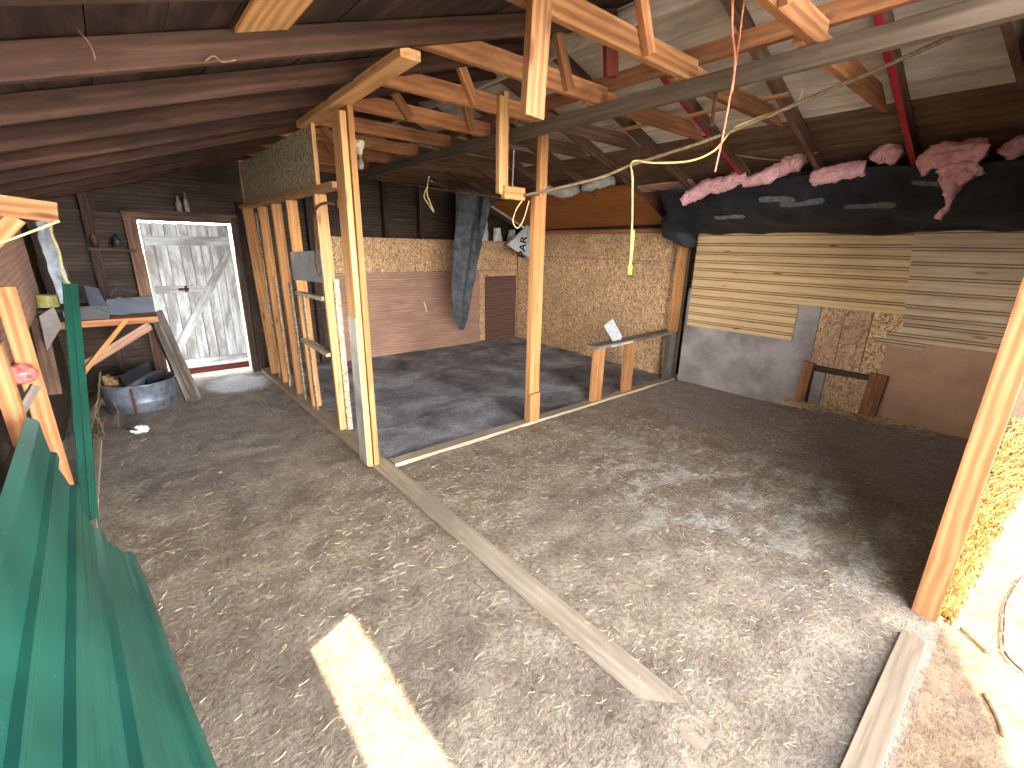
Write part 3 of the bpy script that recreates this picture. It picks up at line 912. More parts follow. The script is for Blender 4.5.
# little hatch
ha = thing('floor_hatch', (5.22, 1.15, .10), 'small low opening framed by two short reddish boards in the side wall', 'hatch')
board('jamb', (5.215, 1.47, .06), (5.215, 1.45, .53), .10, .035, M_tie, up=(0, 1, 0), parent=ha)
board('jamb', (5.205, .89, .06), (5.205, .87, .53), .135, .035, M_tie, up=(0, 1, 0), parent=ha)
board('lintel', (5.225, 1.40, .475), (5.225, .94, .475), .05, .03, M_wallboard, parent=ha)
board('inner_jamb', (5.24, 1.345, .08), (5.24, 1.345, .45), .10, .02, M_plygrey, up=(0, 1, 0), parent=ha)
o = sheet('back_sheet', (5.262, 1.40, .05), (5.262, .93, .05), .42, .012, M_osb, parent=ha, seg=4)

# black polythene over insulation, from the wall top up to the rafters
def polyf(u, v):
    y = 2.98 - 2.86 * u
    x = 4.50 + .73 * v; z = 2.205 - (.43) * v
    b = .07 * math.sin(v * math.pi) + .05 * mnoise.noise(Vector((y * 1.3, v * 2, 0))) + .025 * mnoise.noise(Vector((y * 4, v * 5, 2)))
    x -= .54 * b; z -= .84 * b
    if v > .97: z = min(z, 1.80)
    return Vector((x, y, z))
pl = thing('plastic_sheet', (4.9, 1.5, 1.95), 'sagging black polythene sheet over the insulation above the siding', 'plastic sheet')
bm = bmesh.new()
add_grid(bm, polyf, 70, 18, (.004, 0, .004))
finish('film', bm, M_poly, pl, smooth=True)
# loose end draped over the post
q0 = [at(690, 190, 0, 4.55), at(676, 203, 0, 4.72), at(664, 222, 0, 4.9), at(666, 236, 0, 5.0), at(685, 247, 0, 5.05), at(698, 248, 0, 5.08)]
q1 = [at(715, 196, 0, 4.6), at(712, 208, 0, 4.75), at(706, 220, 0, 4.9), at(704, 228, 0, 5.0), at(704, 234, 0, 5.08), at(703, 240, 0, 5.12)]
bm = bmesh.new()
def flap(u, v):
    f = v * 5; i = min(int(f), 4); f -= i
    p = q0[i].lerp(q0[i + 1], f).lerp(q1[i].lerp(q1[i + 1], f), u)
    return p + Vector((-.03, .02, 0)) * (1 + 1.5 * mnoise.noise(p * 6)) + Vector((-.02 * math.sin(u * 8), 0, .0))
add_grid(bm, flap, 12, 24, (.006, 0, .003))
o = finish('loose_end', bm, M_poly, pl, smooth=True)
foot = [(-1, .0), (-.95, .55), (-.5, .75), (0, .55), (.45, .8), (.85, .75), (1, .2), (.9, -.5), (.4, -.75), (0, -.45), (-.5, -.5), (-.9, -.45)]
for (px, py, s) in ((812, 201, .15), (872, 206, .15), (733, 214, .15), (783, 196, .15), (932, 184, .11)):
    # find the film point seen there
    best = min(((polyf(u / 140, v / 40), u / 140, v / 40) for u in range(141) for v in range(41)), key=lambda k: (lambda c: (c - Vector((px, py))).length)(Vector((512 + F * AXc(k[0])[0], 384 + F * AXc(k[0])[1])))) if False else None
def view_px(P):
    d = P - Vector((0, 0, H))
    c = AX[0] * d.x + AX[1] * d.y + AX[2] * d.z
    return Vector((512 + F * c.x / c.z, 384 + F * c.y / c.z))
def film_uv(px, py):
    t = Vector((px, py))
    return min(((u / 120, v / 30) for u in range(121) for v in range(31)), key=lambda k: (view_px(polyf(*k)) - t).length)
for (px, py, s) in ((800, 203, 1.0), (870, 206, 1.0), (728, 216, .9), (778, 198, .9), (930, 184, .7)):
    u0, v0 = film_uv(px, py)
    bm = bmesh.new()
    vs = []
    for (fx, fy) in foot:
        u, v = u0 + fx * .062 * s, v0 + fy * .058 * s
        vs.append(bm.verts.new(polyf(min(max(u, 0), 1), min(max(v, 0), 1)) + Vector((-.004, 0, -.007))))
    cv = bm.verts.new(polyf(u0, v0) + Vector((-.004, 0, -.007)))
    for i in range(len(vs)):
        bm.faces.new((vs[i], vs[(i + 1) % len(vs)], cv))
    g = bmesh.ops.extrude_face_region(bm, geom=bm.faces[:])
    bmesh.ops.translate(bm, verts=[e for e in g['geom'] if isinstance(e, bmesh.types.BMVert)], vec=(.003, 0, .004))
    o = finish('dust_print', bm, M_dust, pl); o['label'] = 'pale dusty footprint'

# pink insulation
def ins(q, rr, l, x=4.5, amp=.4, seed=1, sc=8):
    o = lump('insulation_batt', [at(px, py, 0, x) for px, py in q], rr, M_pink, amp=amp, seed=seed, sc=sc)
    return tag(o, l, 'insulation', 'pink insulation batts on the polythene edge')
ins([(682, 202), (700, 190), (722, 183)], [.05, .07, .055], 'pink insulation batt at the loose end of the polythene', seed=3)
ins([(716, 190), (732, 180), (748, 176)], [.045, .07, .05], 'pink insulation batt just below the hanging twine', seed=13)
ins([(742, 184), (766, 176), (786, 168)], [.04, .06, .05], 'pink insulation batt below the second red rafter', seed=23)
ins([(782, 168), (795, 161), (803, 163)], [.05, .085, .06], 'pink puff of insulation bulging up beside the brown rafter', seed=33)
ins([(812, 180), (838, 173), (866, 168)], [.05, .065, .05], 'long pink insulation batt with threads, beyond the brown rafter', seed=43)
ins([(873, 160), (886, 152), (898, 158)], [.045, .07, .05], 'small pink insulation tuft between batt and red rafter', seed=53)
il = thing('insulation_batt', at(955, 165, 0, 4.5), 'large torn pink insulation batt with a long hanging tail', 'insulation', 'pink insulation batts on the polythene edge')
for (q, rr, sd) in (([(920, 168), (945, 156), (985, 150)], [.05, .085, .06], 5), ([(945, 165), (965, 172), (980, 166)], [.05, .07, .05], 8), ([(952, 172), (951, 190), (948, 205), (938, 219)], [.06, .05, .025, .022], 6)):
    o = lump('torn_tuft', [at(px, py, 0, 4.28) for px, py in q], rr, M_pink, amp=.45, seed=sd)
    o.parent = il; o.matrix_basis = WM[il.name].inverted()
ins([(1003, 156), (1018, 146), (1040, 138)], [.05, .07, .06], 'pink insulation batt at the end next to the front wall', seed=63)
o = board('pink_board', at(640, 189, 0, 4.62), at(694, 183, 0, 4.62), .12, .02, plain('faded_pink', (206, 150, 140), .9, .1), up=(-.9, 0, .4))
tag(o, 'flat faded pink panel under the rafters beside the orange hardboard', 'panel')

# ------------------------------------------------------------ ropes and cords
R0 = Vector((2.35, 2.66, 1.955))
rp = [R0, Vector((2.62, 2.22, 2.055)), at(632, 165, 0, 2.78), at(719, 136, 0, 2.9), at(860, 77, 0, 3.02), at(993, 22, 0, 3.10), Vector((3.12, .30, 2.49))]
tag(tube('rope', rp, .011, M_rope), 'dusty rope stretched from the short double stud to the front rafter', 'rope')
w0 = at(367, 178, 1, 5.75)
tag(tube('slack_wire', [w0, at(430, 188, 1, 4.4), R0 + Vector((-.13, -.01, -.03))], .008, M_rope), 'dark wire strung from the short double stud towards the far wall', 'wire')
RR = at(632, 165, 0, 2.78)
co = thing('extension_cord', RR, 'yellow cord looped over the rope with its plug end hanging', 'cord')
drop = RR + Vector((0, -.02, 0)); e = at(630, 268, 1, drop.y)
tube('cord', [at(803, 88, 0, 3.2), at(797, 104, 0, 3.2), at(775, 112, 0, 3.15), at(735, 128, 0, 3.05), at(715, 150, 0, 2.95), at(690, 161, 0, 2.9), at(655, 163, 0, 2.82), RR + Vector((0, 0, .02)), drop + Vector((-.02, -.01, -.10)), at(632, 225, 1, drop.y), e], .007, M_cream, co)
tube('plug', [e + Vector((0, 0, .05)), e + Vector((0, 0, .02)), e + Vector((0, 0, -.03)), e + Vector((0, 0, -.045))], 0, M_yellowcord, co, rr=[.008] * 6 + [.016] * 12 + [.010], n=10)
tube('hanging_lead', [e + Vector((.003, 0, .26)), e + Vector((.006, 0, .15)), e + Vector((0, 0, .04))], .0085, M_yellowcord, co)
tw = thing('twine', (2.29, 1.2, 2.9), 'doubled orange twine hanging straight down past the grey beam', 'twine')
yT = 1.22
tube('strand', [at(733, -6, 1, yT), at(732, 30, 1, yT), at(735, 60, 1, yT), at(732, 92, 1, yT)], .006, M_twine, tw, rr=None)
tube('strand', [at(745, -6, 1, yT), at(739, 40, 1, yT), at(734, 75, 1, yT), at(731, 92, 1, yT), at(723, 135, 1, yT), at(715, 172, 1, yT)], .0045, M_twine, tw)
tk = tube('twine_loop', [at(500, 199, 1, 2.6), at(486, 213, 1, 2.6), at(481, 230, 1, 2.6), at(488, 241, 1, 2.6), at(498, 232, 1, 2.6), at(505, 214, 1, 2.6), at(510, 200, 1, 2.6)], .005, M_twine)
tk2 = [at(510 + dx, 199 + dy, 1, 2.62) for dx, dy in ((10, 2), (4, 10), (2, 24), (6, 30), (12, 22), (20, 6))]
bpy.data.objects.remove(tk)
tag(tube('twine_loop', [at(522, 201, 1, 2.7), at(516, 210, 1, 2.7), at(513, 222, 1, 2.7), at(518, 228, 1, 2.7), at(524, 218, 1, 2.7), at(529, 201, 1, 2.7)], .004, M_cream), 'pale twine loop hanging between the short stud and the stall post', 'twine')
tag(tube('twine_bundle', [at(428, 186, 1, 4.4), at(424, 196, 1, 4.4), at(429, 205, 1, 4.4), at(434, 212, 1, 4.4), at(430, 202, 1, 4.4), at(427, 192, 1, 4.4), at(429, 176, 1, 4.4)], .005, M_cream), 'knotted pale twine hanging on the dark wire', 'twine')
tag(tube('pale_string', [at(818, 152, 0, 4.3), at(780, 160, 0, 4.3), at(735, 155, 0, 4.2)], .003, M_cream), 'thin pale string strung between two brown rafters above the insulation', 'string')

# lamp holder
lp = at(360, 157, 1, 3.90)
lh = thing('lamp_holder', (lp.x, lp.y, lp.z), 'white porcelain lamp holder with a bare bulb under a truss tie', 'lamp holder')
bm = bmesh.new(); add_lathe(bm, [(.02, .12), (.042, .119), (.046, .085), (.036, .07), (.024, .05), (.022, .02), (.016, .018)], lp)
finish('socket', bm, M_porcelain, lh, smooth=True)
bm = bmesh.new(); add_lathe(bm, [(.010, .02), (.013, -.01), (.022, -.04), (.026, -.06), (.022, -.08), (.010, -.09)], lp)
finish('bulb', bm, M_bottle, lh, smooth=True)
tube('pull_arm', [(lp.x - .09, lp.y, lp.z + .06), (lp.x, lp.y - .03, lp.z + .075), (lp.x + .09, lp.y, lp.z + .09)], .006, M_steelflat, lh)

# ------------------------------------------------- green sheets and left side
far = [(-.56, .50), (-.47, .67), (-.405, .865), (-.38, .82), (-.37, .65), (-.34, .47), (-.30, .21), (-.205, .015)]
fy = [2.75, 2.75, 2.74, 2.76, 2.75, 2.75, 2.77, 2.78]
near = [(-.50, .45), (-.46, .60), (-.42, .72), (-.39, .67), (-.345, .555), (-.28, .44), (-.19, .25), (-.06, .012)]
ny = [1.15, 1.15, 1.15, 1.15, 1.15, 1.2, 1.3, 1.4]
NG = 84
def gcurve(P, t):
    f = t * (len(P) - 1); i = min(int(f), len(P) - 2); f -= i
    a = Vector(P[i]); b = Vector(P[i + 1]); return a.lerp(b, f)
def greenf(u, v):
    A = gcurve([(p[0], y, p[1]) for p, y in zip(far, fy)], u); B = gcurve([(p[0], y, p[1]) for p, y in zip(near, ny)], u)
    k = v * 1.75
    p = A.lerp(B, k)
    # ragged far end
    if v < .001:
        p.y += .03 * mnoise.noise(Vector((u * 9, 1, 1)))
    p.z = max(p.z, .008)
    n = Vector((.92, 0, .38)).normalized()
    t = u * 7
    for c in (1.45, 4.0, 5.0, 6.0, 6.93):
        d = abs(t - c)
        if d < .17:
            p += n * .022 * min(1, (.17 - d) / .09)
    for c in (5.4, 5.65, 6.4, 6.6):
        d = abs(t - c)
        if d < .04: p += n * .002
    p += n * .006 * mnoise.noise(Vector((u * 5, v * 4, 0)))
    return p
bm = bmesh.new()
add_grid(bm, greenf, 168, 24, (-.0015, 0, -.0012))
o = finish('roofing_sheet', bm, M_green)
tag(o, 'big green ribbed roofing sheet leaning along the left wall', 'roofing sheet')
# green flashing leaning on the shelf
fa = Vector((-.375, 3.30, .0)); fb = Vector((-.262, 4.38, 1.30))
g0 = at(92, 528, 2, .0)
bm = bmesh.new()
M, L = frame(fa, fb, (1, 0, .0))
add_beam(bm, L, .075, .004, -.0375, 0, seg=10)
add_beam(bm, L, .005, .03, -.0375, .015, seg=10)
add_beam(bm, L, .006, .012, .0, .004, seg=10)
o = finish('metal_flashing', bm, M_greendark, None, M)
tag(o, 'long narrow green metal flashing leaning against the shelf', 'flashing')
# studs of the left wall
o = board('lumber_post', (-.405, 3.08, .0), (-.405, 3.08, 1.385), .075, .05, M_near, up=(1, .15, 0))
tag(o, 'short sawn orange stud standing behind the green roofing sheet', 'stud')
o = board('lumber_post', (-.462, 2.90, .0), (-.468, 2.90, 1.16), .06, .07, M_tie, up=(1, .0, 0))
tag(o, 'reddish stud standing next to the red plastic bag', 'stud')
o = board('brace_board', (-.50, 2.99, .86), (-.33, 3.03, 1.1), .05, .03, M_old)
bpy.data.objects.remove(o)
o = board('cross_brace', at(20, 412, 1, 3.02), at(36, 385, 1, 3.05), .035, .03, M_old)
tag(o, 'short grey brace between the two studs under the red bag', 'brace')
o = board('brown_plank', at(55, 394, 1, 4.7), at(38, 318, 1, 4.7), .085, .03, M_rroof, up=(1, 0, 0))
tag(o, 'brown plank standing on the wall behind the sawn orange stud', 'plank')
o = sheet('plywood_sheet', (-.49, 3.1, .98), (-.49, 5.0, 1.12), .75, .012, M_plybrown)
tag(o, 'brown plywood sheet on the left wall under the orange bracket', 'plywood sheet')
o = board('brown_plank', (-.40, 5.8, .9), (-.46, 5.85, 1.9), .16, .025, M_wallboard, up=(1, .3, 0))
tag(o, 'dark plank standing in the corner left of the wall shelf', 'plank')
bm = bmesh.new()
q = [at(39, 316, 1, 4.55), at(54, 307, 1, 4.55), at(62, 326, 1, 4.55), at(47, 351, 1, 4.55)]
va = [bm.verts.new(p) for p in q]; vb = [bm.verts.new(p + Vector((-.004, .014, 0))) for p in q]
bm.faces.new(va); bm.faces.new(vb[::-1])
for k in range(4): bm.faces.new((va[k], vb[k], vb[(k + 1) % 4], va[(k + 1) % 4]))
o = finish('weathered_board', bm, M_plygrey)
tag(o, 'small weathered plywood board hanging askew below the olive tin', 'board')
o = board('tin', (-.44, 4.75, 1.13), (-.29, 4.75, 1.13), .07, .07, M_olive)
bpy.data.objects.remove(o)
pt = at(47, 301, 1, 4.75)
bm = bmesh.new(); add_lathe(bm, [(.055, -.045), (.06, -.043), (.06, .035), (.063, .037), (.063, .045), (.05, .046)], pt, sx=1.0)
tag(finish('tin', bm, M_olive, smooth=False), 'olive green tin on the ledge of the left wall', 'tin')
o = board('ledge', (-.47, 4.6, pt.z - .06), (-.47, 5.0, pt.z - .06), .02, .20, M_wallboard)
o.location.x += .02
tag(o, 'narrow dark ledge under the olive tin', 'ledge')
# pale torn wrap and cable
bm = bmesh.new()
wl = [(35, 222), (40, 243), (46, 262), (52, 280), (58, 296), (64, 318)]
wr = [(50, 220), (55, 238), (61, 258), (67, 276), (70, 296), (68, 316)]
def wrapf(u, v):
    f = v * 5; i = min(int(f), 4); f -= i
    p = Vector(wl[i]).lerp(Vector(wl[i + 1]), f).lerp(Vector(wr[i]).lerp(Vector(wr[i + 1]), f), u)
    w = at(p.x + 2.5 * mnoise.noise(Vector((v * 9, u, 0))), p.y, 1, 5.35)
    w.y += .03 * mnoise.noise(Vector((u * 5, v * 8, 0)))
    return w
add_grid(bm, wrapf, 8, 20, (0, .012, 0))
tag(finish('torn_wrap', bm, M_bluegrey, smooth=True), 'torn pale blue insulation wrap hanging in the corner by the left wall', 'wrap')
tag(tube('white_cable', [at(48, 222, 1, 5.25), at(53, 238, 1, 5.25), at(59, 252, 1, 5.25), at(62, 270, 1, 5.25), at(66, 280, 1, 5.25), at(75, 288, 1, 5.25)], .009, M_cream), 'cream cable hanging down over the torn pale wrap', 'cable')
# orange bracket near the eaves
br = thing('eave_bracket', (-.3, 2.9, 1.7), 'bright orange lumber bracket under the eave at the left edge', 'bracket')
board('arm', (-.47, 2.92, 1.745), (-.155, 2.92, 1.705), .085, .04, M_near, parent=br)
board('strut', (-.45, 2.925, 1.50), (-.285, 2.925, 1.68), .06, .035, M_near, parent=br)
tube('lath', [(-.43, 2.885, 1.545), (-.30, 2.885, 1.60), (-.155, 2.885, 1.672)], .005, M_cream, br)
# red bag
pb = at(19, 374, 1, 2.98)
bm = bmesh.new()
bmesh.ops.create_uvsphere(bm, u_segments=24, v_segments=16, radius=1)
for v in bm.verts:
    d = 1 + .18 * mnoise.noise(v.co * 3.1) + .06 * mnoise.noise(v.co * 9)
    v.co = Vector((v.co.x * .062 * d, v.co.y * .05 * d, v.co.z * .045 * d)) + pb
tag(finish('plastic_bag', bm, M_redbag, smooth=True), 'crumpled shiny red plastic bag wedged between the two studs', 'bag')

# shelf with boxes
YS = 5.15
sh = thing('wall_shelf', (-.1, YS, .93), 'rough plank shelf with diagonal braces on the left wall', 'shelf')
board('plank', (-.33, YS + .2, .925), (.205, YS + .2, .925), .05, .42, M_tie, z0=-.03, parent=sh)
board('brace', at(81, 376, 1, YS), at(126, 320, 1, YS), .035, .03, M_lumber, parent=sh)
board('brace', (-.42, YS + .06, .52), (.14, YS + .06, .86), .07, .03, M_plybrown, parent=sh)
board('brace', (-.48, YS + .36, .87), (.19, YS + .36, .87), .06, .03, M_tie, parent=sh)
zS = .947
bx = thing('metal_box', (-.12, YS + .15, zS), 'open slate grey box lying on the wall shelf', 'box')
q = [at(85, 285, 1, YS + .2), at(98, 288, 1, YS + .1), at(110, 315, 1, YS + .03), at(88, 306, 1, YS + .05)]
bm = bmesh.new()
fl = [at(84, 285, 1, YS + .22), at(98, 288, 1, YS + .22), at(111, 314, 1, YS + .02), at(89, 305, 1, YS + .02)]
va = [bm.verts.new(p) for p in fl]; vb = [bm.verts.new(p + Vector((.002, .012, -.006))) for p in fl]
bm.faces.new(va); bm.faces.new(vb[::-1])
for i in range(4): bm.faces.new((va[i], vb[i], vb[(i + 1) % 4], va[(i + 1) % 4]))
finish('lid', bm, M_slate, bx)
bm = bmesh.new()
add_box(bm, -.32, -.12, YS + .04, YS + .30, zS, zS + .10)
add_box(bm, -.33, -.115, YS + .03, YS + .31, zS + .10, zS + .112)
finish('body', bm, M_blackjunk, bx)
bm = bmesh.new()
A0, A1, A2, A3 = at(108, 315, 1, YS + .04), at(155, 312, 1, YS + .04), at(153, 296, 1, YS + .12), at(106, 300, 1, YS + .12)
va = [bm.verts.new(p) for p in (A0, A1, A2, A3)]; vb = [bm.verts.new(p + Vector((0, .012, .004))) for p in (A0, A1, A2, A3)]
bm.faces.new(va); bm.faces.new(vb[::-1])
for i in range(4): bm.faces.new((va[i], vb[i], vb[(i + 1) % 4], va[(i + 1) % 4]))
tag(finish('slate_panel', bm, M_slate), 'grey painted board propped along the front of the wall shelf', 'board')
pj = at(118, 294, 1, YS + .3)
bm = bmesh.new(); add_lathe(bm, [(.05, 0), (.055, .01), (.055, .10), (.02, .13), (.018, .15), (.0, .152)], (pj.x, pj.y, zS))
tag(finish('jug', bm, M_bluegrey, smooth=True), 'small pale jug behind the grey board on the wall shelf', 'jug')
bm = bmesh.new()
add_tube(bm, smooth_pts([at(110, 297, 1, YS + .28), at(117, 286, 1, YS + .28), at(124, 290, 1, YS + .28), at(138, 292, 1, YS + .28)]), .008)
tag(finish('tool_handle', bm, M_blackjunk, smooth=True), 'dark bent tool handle lying over the jug on the shelf', 'tool')
# far wall shelves left of the door
o = board('upper_shelf', at(88, 249, 1, 6.40), at(136, 251, 1, 6.40), .025, .14, M_wallboard)
tag(o, 'dark narrow shelf on the far wall left of the door frame', 'shelf')
for (px, w, h, l, m) in ((96, .035, .16, 'dark upright tool on the narrow shelf, farthest from the door', M_iron), (118, .04, .13, 'brown bottle on the narrow shelf beside the door', M_blackjunk)):
    p = at(px, 248, 1, 6.38)
    bm = bmesh.new(); add_lathe(bm, [(w, .0), (w, h * .6), (w * .4, h * .75), (w * .4, h)], (p.x, p.y, p.z + .012), 14)
    tag(finish('bottle', bm, m, smooth=True), l, 'bottle')
o = board('door_top_shelf', at(123, 209.5, 1, 6.42), at(200, 214.5, 1, 6.42), .03, .14, M_wallboard)
tag(o, 'dark ledge board above the white plank door', 'shelf')
for (px, l, h, w) in ((180, 'short stubby bottle on the ledge above the door', .17, .032), (187.5, 'tall slim bottle on the ledge above the door', .21, .026)):
    p = at(px, 212, 1, 6.40)
    bm = bmesh.new(); add_lathe(bm, [(w * .9, 0), (w, .01), (w, h * .5), (w * .45, h * .72), (w * .4, h), (w * .3, h)], (p.x, p.y, p.z + .0), 14)
    tag(finish('bottle', bm, M_bottle, smooth=True), l, 'bottle', 'bottles on the ledge above the door')
for x, l in ((-.14, 'dark upright stud on the far wall halfway to the left corner'), (1.22, 'dark upright stud beside the hinge side of the white door')):
    o = board('wall_stud', (x, 6.44, 0), (x, 6.44, 2.05), .07, .08, M_blackboard, up=(1, 0, 0)); tag(o, l, 'stud')
o = board('wall_rail', (-.5, 6.46, 1.86), (.16, 6.46, 1.83), .05, .05, M_wallboard); tag(o, 'dark rail on the far wall just under the rafters', 'rail')

# galvanised tub with junk in it
tb = thing('tub', (-.03, 5.62, .0), 'round galvanised tub with junk, on the floor under the shelf', 'tub')
bm = bmesh.new()
n = 40
prof = [(.265, .008), (.275, .012), (.283, .10), (.288, .11), (.286, .12), (.293, .265), (.303, .275), (.303, .285), (.293, .288), (.283, .27), (.268, .03), (.26, .022)]
add_lathe(bm, prof, (-.03, 5.64, 0), n)
finish('drum', bm, M_steel, tb, smooth=True)
o = board('seam', (-.09, 5.348, .02), (-.10, 5.340, .27), .02, .012, M_iron, up=(1, 0, 0), parent=tb)
for (a, b, w, l) in ((at(122, 382, 1, 5.6), at(150, 366, 1, 5.7), .16, 'dark flat tray sticking out of the tub'), (at(146, 383, 1, 5.55), at(166, 374, 1, 5.65), .10, 'black folded sheet lying across the tub rim')):
    o = board('scrap_board', a, b, w, .02, M_blackjunk, up=(-.2, -.7, .7)); tag(o, l, 'scrap')
o = lump('straw_clump', [at(103, 383, 1, 5.55), at(112, 380, 1, 5.6)], [.05, .06], M_straw, amp=.6, seed=4); tag(o, 'grey tuft of old straw on the edge of the tub', 'straw clump')
# weathered planks leaning by the door
for k, (dx, l) in enumerate(((0, 'weathered grey plank leaning by the door, the one nearest the tub'), (.047, 'weathered grey plank leaning by the door, middle of the stack'), (.094, 'weathered grey plank leaning by the door, the one over the door edge'))):
    o = board('leaning_plank', (.325 + dx, 5.52 + .02 * k, .0), (.195 + dx * .9, 6.30 + .015 * k, .80 + .01 * k), .042, .13, M_old, up=(1, 0, 0))
    tag(o, l, 'plank', 'planks leaning by the door')
# sticks and wire beside the tub
for (q, l) in (([(100, 372), (98, 398), (92, 425), (84, 447)], 'thin bent stick leaning at the tub side towards the flashing'), ([(104, 405), (100, 398), (92, 412), (86, 435)], 'short crooked twig in front of the tub'), ([(84, 432), (100, 424), (124, 428), (137, 430)], 'long pale twig lying on the floor before the tub')):
    pts = [at(px, py, 1, 5.25 - .25 * i) for i, (px, py) in enumerate(q)]
    for p in pts: p.z = max(p.z, .012)
    tag(tube('stick', pts, .008, M_stick), l, 'stick')
wd = random.Random(5)
bm = bmesh.new()
for k in range(26):
    b0 = Vector((wd.uniform(-.42, -.22), wd.uniform(4.7, 5.3), .008))
    t0 = b0 + Vector((wd.uniform(-.08, .14), wd.uniform(-.12, .12), wd.uniform(.02, .32) if k % 2 else wd.uniform(.004, .03)))
    t0.x = min(t0.x, -.16)
    add_tube(bm, [b0, (b0 + t0) / 2 + Vector((wd.uniform(-.03, .03), 0, .02)), t0], .0035, 5)
o = finish('dead_weeds', bm, M_stick); tag(o, 'tangle of dead weed stalks at the foot of the wall beside the tub', 'weeds', kind='stuff')
p = at(139, 431, 2, .02)
o = lump('litter', [p + Vector((-.04, 0, 0)), p + Vector((.0, 0, .015)), p + Vector((.06, .01, 0))], [.02, .035, .015], M_paper, amp=.7, seed=6, sc=22)
tag(o, 'crumpled white paper litter on the floor in front of the tub', 'litter')
o = board('base_board', (-.375, 1.7, .0), (-.365, 4.8, .0), .03, .05, M_sill, z0=0.0)
tag(o, 'thin weathered base board on the floor along the left wall', 'base board')

# ---------------------------------------------------------------- straw
def straw(name, n, fn, l0, l1, r, label, seed, m=None, spread=math.pi):
    rnd = random.Random(seed)
    vs, fs = [], []
    for _ in range(n):
        x, y, z = fn(rnd)
        a = rnd.uniform(-spread, spread); L = rnd.uniform(l0, l1); t = rnd.uniform(-.12, .3)
        d = Vector((math.cos(a), math.sin(a), t)); s = Vector((-math.sin(a), math.cos(a), 0)) * r * rnd.uniform(.6, 1.3)
        c = Vector((x, y, z + r)); b = rnd.uniform(-.2, .2)
        k = len(vs)
        for q in (c - d * L / 2, c + Vector((-math.sin(a), math.cos(a), 0)) * b * L * .5, c + d * L / 2):
            vs += [q + s, q - s, q + Vector((0, 0, r * 1.5))]
        for i in (0, 3):
            fs += [(k + i, k + i + 3, k + i + 4, k + i + 1), (k + i + 1, k + i + 4, k + i + 5, k + i + 2), (k + i + 2, k + i + 5, k + i + 3, k + i)]
    me = bpy.data.meshes.new(name); me.from_pydata(vs, [], fs); me.materials.append(m or M_straw)
    o = reg(bpy.data.objects.new(name, me))
    return tag(o, label, 'straw', kind='stuff')


def on_floor(rnd):
    while True:
        x = rnd.uniform(-.3, 5.1); y = rnd.uniform(.05, 6.2)
        w = .35 + .65 * max(0, mnoise.noise(Vector((x * 1.1, y * 1.1, 7))) + .3)
        if x > 1.3 and y > 2.95: w *= .12
        elif y > 3: w *= .35
        if x > 3.6: w *= .4
        if rnd.random() < w:
            return x, y, floor_h(x, y) + .002
straw('floor_straw', 6500, on_floor, .010, .042, .0009, 'fine chaff and straw trodden into the dirt floor', 1)


def hatch_pt(rnd):
    if rnd.random() < .5:
        return 5.16 + rnd.gauss(0, .03), 1.48 + rnd.gauss(0, .07), .06 + rnd.random() * .05
    x = rnd.uniform(5.08, 5.2); return x, rnd.uniform(.4, 1.4), floor_h(x, 1.0) + rnd.random() * .04
straw('hatch_straw', 420, hatch_pt, .04, .14, .002, 'loose straw heaped at the foot of the little wall hatch', 2)


def bank_w(x):
    return .02 + .075 * (x - 2.62)
def bank_f(u, v):
    x = 2.66 + 6 * u; w = bank_w(x)
    y = .025 - (w + .03) * v
    return (x, y, -.012 + .5 * w * (1 - v) ** .7 * min(1, w / .1) + .015 * mnoise.noise(Vector((u * 50, v * 6, 0))) * (1 - v))
bm = bmesh.new()
add_grid(bm, bank_f, 120, 10)
o = finish('straw_bank', bm, M_bank, smooth=True); tag(o, 'low bank of yellow straw outside beyond the front post', 'straw', kind='stuff')
def on_mound(rnd):
    u = rnd.random() ** 1.3 * .6; v = rnd.uniform(.15, 1.0)
    x, y, z = bank_f(u, v)
    return x, min(y, .0), z + .006 + rnd.random() * .012
straw('loose_straw', 2400, on_mound, .05, .17, .0028, 'sunlit loose straw lying on the bank outside the front wall', 3, M_straw2, .5)

# barbed wire and sticks out on the bright ground
bw = thing('barbed_wire', at(1006, 640, 2, .02), 'rusty length of barbed wire on the bright ground outside', 'barbed wire')
q = [at(px, py, 2, .02) for px, py in ((1024, 575), (1014, 590), (1006, 606), (1005, 622), (1004, 640), (1007, 655), (1024, 672))]
tube('strand', q, .006, M_barb, bw)
Q = smooth_pts(q, 4)
for i in range(3, len(Q) - 2, 4):
    bm = bmesh.new()
    for a in (.6, 2.1):
        d = Vector((math.cos(a), math.sin(a), .6)) * .022
        add_tube(bm, [Q[i] - d, Q[i] + d], .0035, 5)
    finish('barb', bm, M_barb, bw)
for (q, l) in (([(962, 628), (975, 640), (988, 652)], 'dark broken stick on the bright ground near the post foot'), ([(985, 695), (996, 715), (1003, 735)], 'curved black stick on the edge of the shade outside')):
    tag(tube('stick', [at(px, py, 2, .012) for px, py in q], .010, M_stick), l, 'stick')

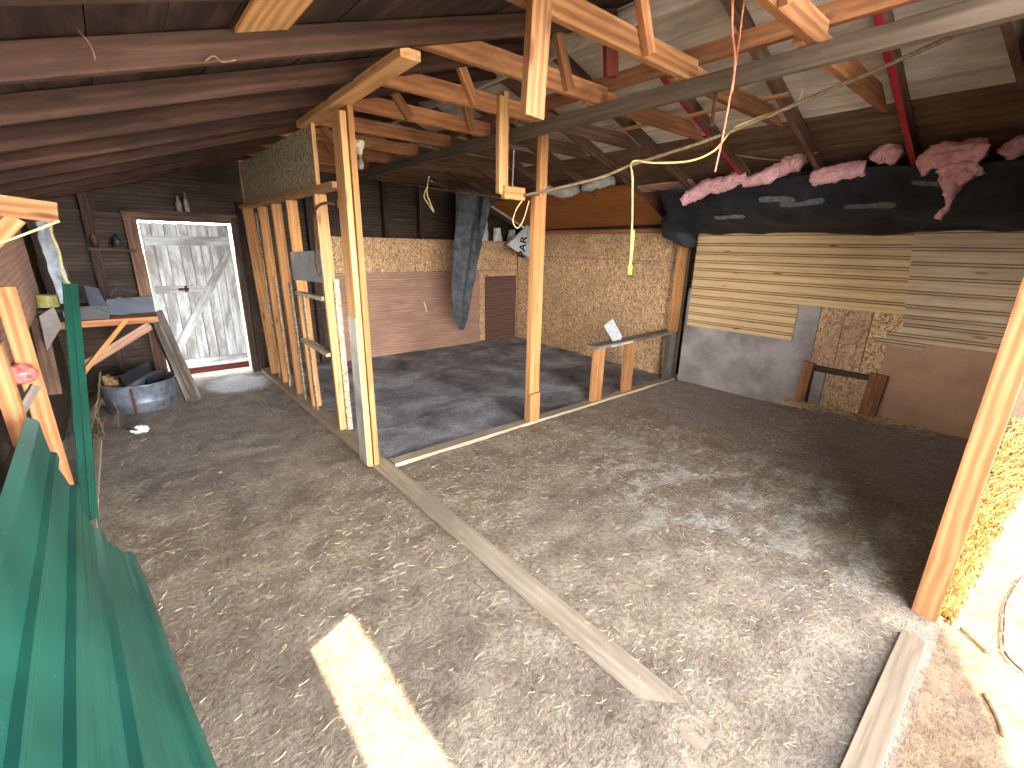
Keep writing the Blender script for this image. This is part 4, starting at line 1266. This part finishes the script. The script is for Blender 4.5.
# ---------------------------------------------------------------- light
W = bpy.data.worlds.new('sky'); S.world = W; W.use_nodes = True
nt = W.node_tree; nt.nodes.clear()
ow = nt.nodes.new('ShaderNodeOutputWorld'); bg = nt.nodes.new('ShaderNodeBackground')
tcw = nt.nodes.new('ShaderNodeTexCoord'); sep = nt.nodes.new('ShaderNodeSeparateXYZ'); rw = nt.nodes.new('ShaderNodeValToRGB')
nt.links.new(tcw.outputs['Generated'], sep.inputs[0]); nt.links.new(sep.outputs[2], rw.inputs[0])
cr = rw.color_ramp
cr.elements[0].position = .0; cr.elements[0].color = (1.0, .975, .93, 1)
cr.elements[1].position = .8; cr.elements[1].color = (.075, .085, .105, 1)
for p_, c_ in ((.12, (.90, .89, .87, 1)), (.26, (.34, .345, .35, 1)), (.5, (.12, .125, .14, 1))):
    e_ = cr.elements.new(p_); e_.color = c_
bg.inputs[1].default_value = 3.6
nt.links.new(rw.outputs[0], bg.inputs[0]); nt.links.new(bg.outputs[0], ow.inputs[0])
sl = bpy.data.lights.new('sun', 'SUN'); sl.energy = 1.7; sl.angle = math.radians(.6); sl.color = (1, .90, .66)
so = bpy.data.objects.new('sun', sl); COL.objects.link(so)
dv = Vector((.924, .382, -1.19)).normalized()
so.rotation_euler = dv.to_track_quat('-Z', 'Y').to_euler(); so.location = (-6, -4, 9)

# ---------------------------------------------------------------- camera
cd = bpy.data.cameras.new('camera'); cam = bpy.data.objects.new('camera', cd); COL.objects.link(cam)
cd.sensor_fit = 'HORIZONTAL'; cd.sensor_width = 36.0; cd.lens = F / 1024 * 36.0; cd.clip_start = .03; cd.clip_end = 300
R = Matrix(((AX[0].x, -AX[0].y, -AX[0].z, 0), (AX[1].x, -AX[1].y, -AX[1].z, 0), (AX[2].x, -AX[2].y, -AX[2].z, H), (0, 0, 0, 1)))
cam.matrix_world = R
S.camera = cam
S.view_settings.view_transform = 'Standard'; S.view_settings.look = 'None'
S.view_settings.exposure = 4.05; S.view_settings.gamma = 1.0; S.view_settings.use_curve_mapping = False
